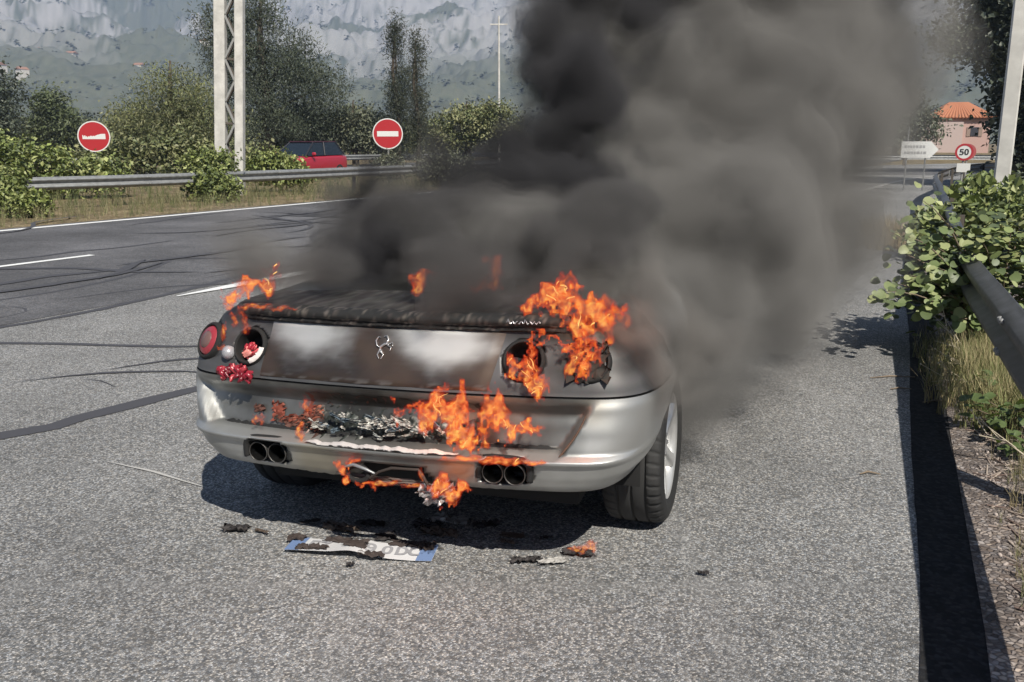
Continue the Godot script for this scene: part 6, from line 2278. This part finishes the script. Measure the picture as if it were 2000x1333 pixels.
	flame("flame hanging under the bumper on the scrap of metal", [[Vector3(0.27, 0.385, 0.88), Vector3(0.06, 0.03, 0.03), 1.3], [Vector3(0.25, 0.41, 0.87), Vector3(0.03, 0.04, 0.03), 1.1], [Vector3(0.32, 0.40, 0.87), Vector3(0.045, 0.018, 0.025), 1.0]], 910, 0.0085, 13.0, 0.025, 0.5)
	flame("curl of fire round the left of the hole in the bumper", [[Vector3(-0.15, 0.44, 0.87), Vector3(0.028, 0.03, 0.025), 1.1], [Vector3(-0.135, 0.40, 0.87), Vector3(0.03, 0.018, 0.025), 1.1], [Vector3(-0.10, 0.465, 0.87), Vector3(0.045, 0.012, 0.02), 1.0], [Vector3(-0.06, 0.385, 0.86), Vector3(0.05, 0.010, 0.02), 0.8]], 911, 0.0065, 16.0, 0.018, 0.45)
	flame("glowing strip along the bottom of the hole in the bumper", [[Vector3(0.02, 0.392, 0.862), Vector3(0.08, 0.010, 0.016), 0.9], [Vector3(0.13, 0.39, 0.86), Vector3(0.06, 0.008, 0.016), 0.75], [Vector3(0.17, 0.44, 0.872), Vector3(0.012, 0.03, 0.014), 0.9]], 912, 0.0065, 16.0, 0.010, 0.35, 1.0, 0.6)
	flame("thin flames beside the two left tail lights", [[Vector3(-0.735, 0.89, 0.70), Vector3(0.018, 0.055, 0.016), 0.9], [Vector3(-0.70, 0.94, 0.68), Vector3(0.016, 0.055, 0.016), 0.75], [Vector3(-0.615, 0.945, 0.73), Vector3(0.018, 0.05, 0.016), 0.9], [Vector3(-0.73, 0.84, 0.72), Vector3(0.018, 0.03, 0.014), 0.8]], 913, 0.0065, 18.0, 0.018, 0.5, 2.4, 0.6)
	flame("glowing red line on the left of the charred spoiler lip", [[Vector3(-0.57, 1.004, 0.715), Vector3(0.09, 0.009, 0.016), 0.8], [Vector3(-0.45, 1.002, 0.722), Vector3(0.09, 0.007, 0.016), 0.7]], 914, 0.0065, 16.0, 0.010, 0.35, 1.0, 0.6)
	flame("small embers in the left end of the bumper recess", [[Vector3(-0.54, 0.585, 0.80), Vector3(0.035, 0.022, 0.016), 0.8], [Vector3(-0.34, 0.555, 0.83), Vector3(0.035, 0.022, 0.018), 0.9], [Vector3(-0.325, 0.64, 0.79), Vector3(0.02, 0.04, 0.016), 0.75]], 915, 0.0065, 20.0, 0.018, 0.5, 1.6, 0.6)
	flame("small flame burning on a scrap on the road right of the number plate", [[Vector3(0.27, 0.02, -3.31), Vector3(0.08, 0.014, 0.03), 1.0], [Vector3(0.31, 0.035, -3.31), Vector3(0.04, 0.022, 0.025), 0.8]], 916, 0.0065, 16.0, 0.014, 0.45, 1.2, 0.6, false)
	lamp_of_fire(Vector3(0.30, 0.66, 0.93), 0.014)
	lamp_of_fire(Vector3(0.76, 1.02, 0.76), 0.02)
	lamp_of_fire(Vector3(0.28, 0.42, 0.93), 0.005)
	lamp_of_fire(Vector3(-0.66, 1.10, 0.68), 0.008)


# ------------------------------------------------------------------ smoke: nested level surfaces of a density field, each filled with thin fog
func at(px: float, py: float, depth: float) -> Vector3:  # a point seen at that place of the 2000 x 1333 photograph, so many metres ahead
	var d := Vector3((px - 1000.0) / 1766.0, (666.5 - py) / 1766.0, -1.0)
	d = Basis(Vector3.RIGHT, deg_to_rad(-12.5)) * d
	return EYE + d * (depth / -d.z)


func smoke_bank(called: String, label: String, blobs: Array, cell: float, freq: float, warp: float, eat: float, seed_: int, levels: Array, density: Array, col: Color) -> void:
	var o := thing(called, label, "smoke")
	var bx := bounds_of(blobs, warp).grow(cell * 3.0)
	var n := Vector3i((bx.size / cell).ceil()) + Vector3i(2, 2, 2)
	var F := blob_field(blobs, bx.position, n, cell, freq, warp, eat, seed_)
	for k in levels.size():
		var mb := level_mesh(F, n.x, n.y, n.z, bx.position, cell, levels[k])
		if mb.f.size() == 0:
			continue
		var m := FogMaterial.new()
		m.resource_name = "smoke"
		m.density = density[k]
		m.albedo = col.linear_to_srgb()
		var p := part("smoke_layer", mb.mesh(), m, o)
		p.set_meta("kind", "stuff")


func smoke() -> void:
	var s := func(px: float, py: float, dep: float, r: float, d: float) -> Array: return [at(px, py, dep), Vector3(r, r * 0.9, r), d]
	var brown := [
		s.call(1000, 540, 4.3, 0.40, 1.1), s.call(1150, 540, 4.4, 0.42, 1.2), s.call(1250, 470, 5.0, 0.6, 1.2), s.call(1300, 600, 4.6, 0.42, 1.1), s.call(1350, 700, 4.2, 0.34, 0.9),
		s.call(1420, 560, 5.0, 0.62, 0.9), s.call(1400, 420, 5.6, 0.85, 1.0), s.call(1250, 320, 6.0, 0.75, 1.1), s.call(1350, 200, 6.4, 0.9, 1.0), s.call(1500, 300, 6.4, 1.0, 0.8), s.call(1250, 110, 6.8, 0.9, 1.0), s.call(1440, 60, 7.0, 1.1, 0.95), s.call(1580, 170, 7.2, 1.1, 0.6), s.call(1600, 330, 7.0, 0.9, 0.48), s.call(1510, 470, 6.0, 0.8, 0.58), s.call(1450, 740, 4.6, 0.42, 0.55), s.call(1390, 840, 4.2, 0.32, 0.5), s.call(1560, 640, 5.4, 0.6, 0.45), s.call(1150, 400, 5.6, 0.55, 1.1), s.call(1700, 60, 8.0, 1.2, 0.55), s.call(1670, 230, 8.0, 0.85, 0.36), s.call(1250, -80, 7.4, 1.2, 1.0), s.call(1550, -120, 8.2, 1.4, 0.9), s.call(850, 545, 4.25, 0.36, 1.1), s.call(700, 545, 4.2, 0.32, 1.0), s.call(590, 575, 4.0, 0.2, 0.7), s.call(640, 520, 4.3, 0.3, 0.9), s.call(720, 440, 4.9, 0.4, 0.7), s.call(1640, 520, 6.4, 0.75, 0.4),
	]
	smoke_bank("smoke_cloud", "grey brown smoke blowing up and to the right off the burning car", brown, 0.085, 0.95, 0.34, 0.40, 801, [0.025, 0.17, 0.42, 0.78], [0.32, 0.75, 1.6, 2.8], lin(0.51, 0.50, 0.49))
	var dark := [
		s.call(1070, 290, 4.9, 0.42, 1.4), s.call(1120, 220, 5.1, 0.40, 1.2), s.call(1150, 320, 4.9, 0.32, 1.2), s.call(970, 340, 4.8, 0.36, 1.3), s.call(880, 390, 4.7, 0.30, 1.3), s.call(930, 430, 4.5, 0.30, 1.4), s.call(1040, 400, 4.6, 0.34, 1.3), s.call(820, 460, 4.6, 0.32, 1.1), s.call(740, 470, 4.6, 0.32, 0.8), s.call(900, 490, 4.4, 0.32, 1.2), s.call(1130, 120, 5.8, 0.42, 0.8), s.call(1260, 90, 6.4, 0.5, 0.7), s.call(1380, 110, 6.6, 0.5, 0.6), s.call(1200, -60, 6.8, 0.8, 0.7), s.call(660, 505, 4.4, 0.3, 0.65), s.call(830, 530, 4.2, 0.28, 1.0), s.call(1000, 480, 4.4, 0.32, 1.2), s.call(960, 545, 4.05, 0.22, 0.9), s.call(720, 550, 4.0, 0.2, 0.8), s.call(1100, 470, 4.6, 0.28, 0.9), s.call(1330, 300, 5.8, 0.3, 0.5),
	]
	smoke_bank("black_smoke", "dense black smoke rolling up on the left side of the plume", dark, 0.052, 1.5, 0.28, 0.5, 811, [0.03, 0.2, 0.5], [1.0, 2.4, 4.6], lin(0.13, 0.13, 0.142))
	var veil := []
	for k in 42:
		var x := rr(-0.64, 0.70)
		var z := rr(-0.75, 0.60)
		veil.append([car_xf * Vector3(x, 1.045 + rr(0.0, 0.18) + 0.10 * (0.5 - z), z), Vector3(rr(0.14, 0.24), rr(0.09, 0.16), rr(0.14, 0.24)), rr(0.7, 1.2)])
	for q in [[640, 520, 4.5, 0.26, 0.9], [700, 470, 4.7, 0.32, 0.9], [760, 420, 4.9, 0.32, 0.8], [590, 545, 4.3, 0.17, 0.7], [820, 360, 5.1, 0.28, 0.6]]:
		veil.append(s.call(q[0], q[1], q[2], q[3], q[4]))
	smoke_bank("grey_smoke", "grey smoke lying on the rear deck and drifting left over the road", veil, 0.05, 1.3, 0.16, 0.34, 821, [0.03, 0.14, 0.32, 0.66], [0.6, 1.1, 1.9, 3.4], lin(0.25, 0.246, 0.25))
	var pale := [s.call(1255, 690, 3.15, 0.16, 1.2), s.call(1200, 640, 3.25, 0.15, 1.1), s.call(1310, 725, 3.25, 0.15, 1.1), s.call(1215, 735, 3.12, 0.08, 0.6), s.call(1290, 610, 3.45, 0.2, 1.2), s.call(1340, 660, 3.5, 0.2, 1.2), s.call(1230, 560, 3.7, 0.2, 1.1), s.call(1160, 590, 3.5, 0.12, 0.7), s.call(1360, 770, 3.5, 0.14, 0.8), s.call(1290, 780, 3.2, 0.06, 0.4)]
	smoke_bank("pale_smoke", "paler smoke curling over the right rear wing of the car", pale, 0.032, 2.2, 0.10, 0.34, 831, [0.03, 0.22, 0.6], [1.4, 2.4, 4.4], lin(0.52, 0.50, 0.48))
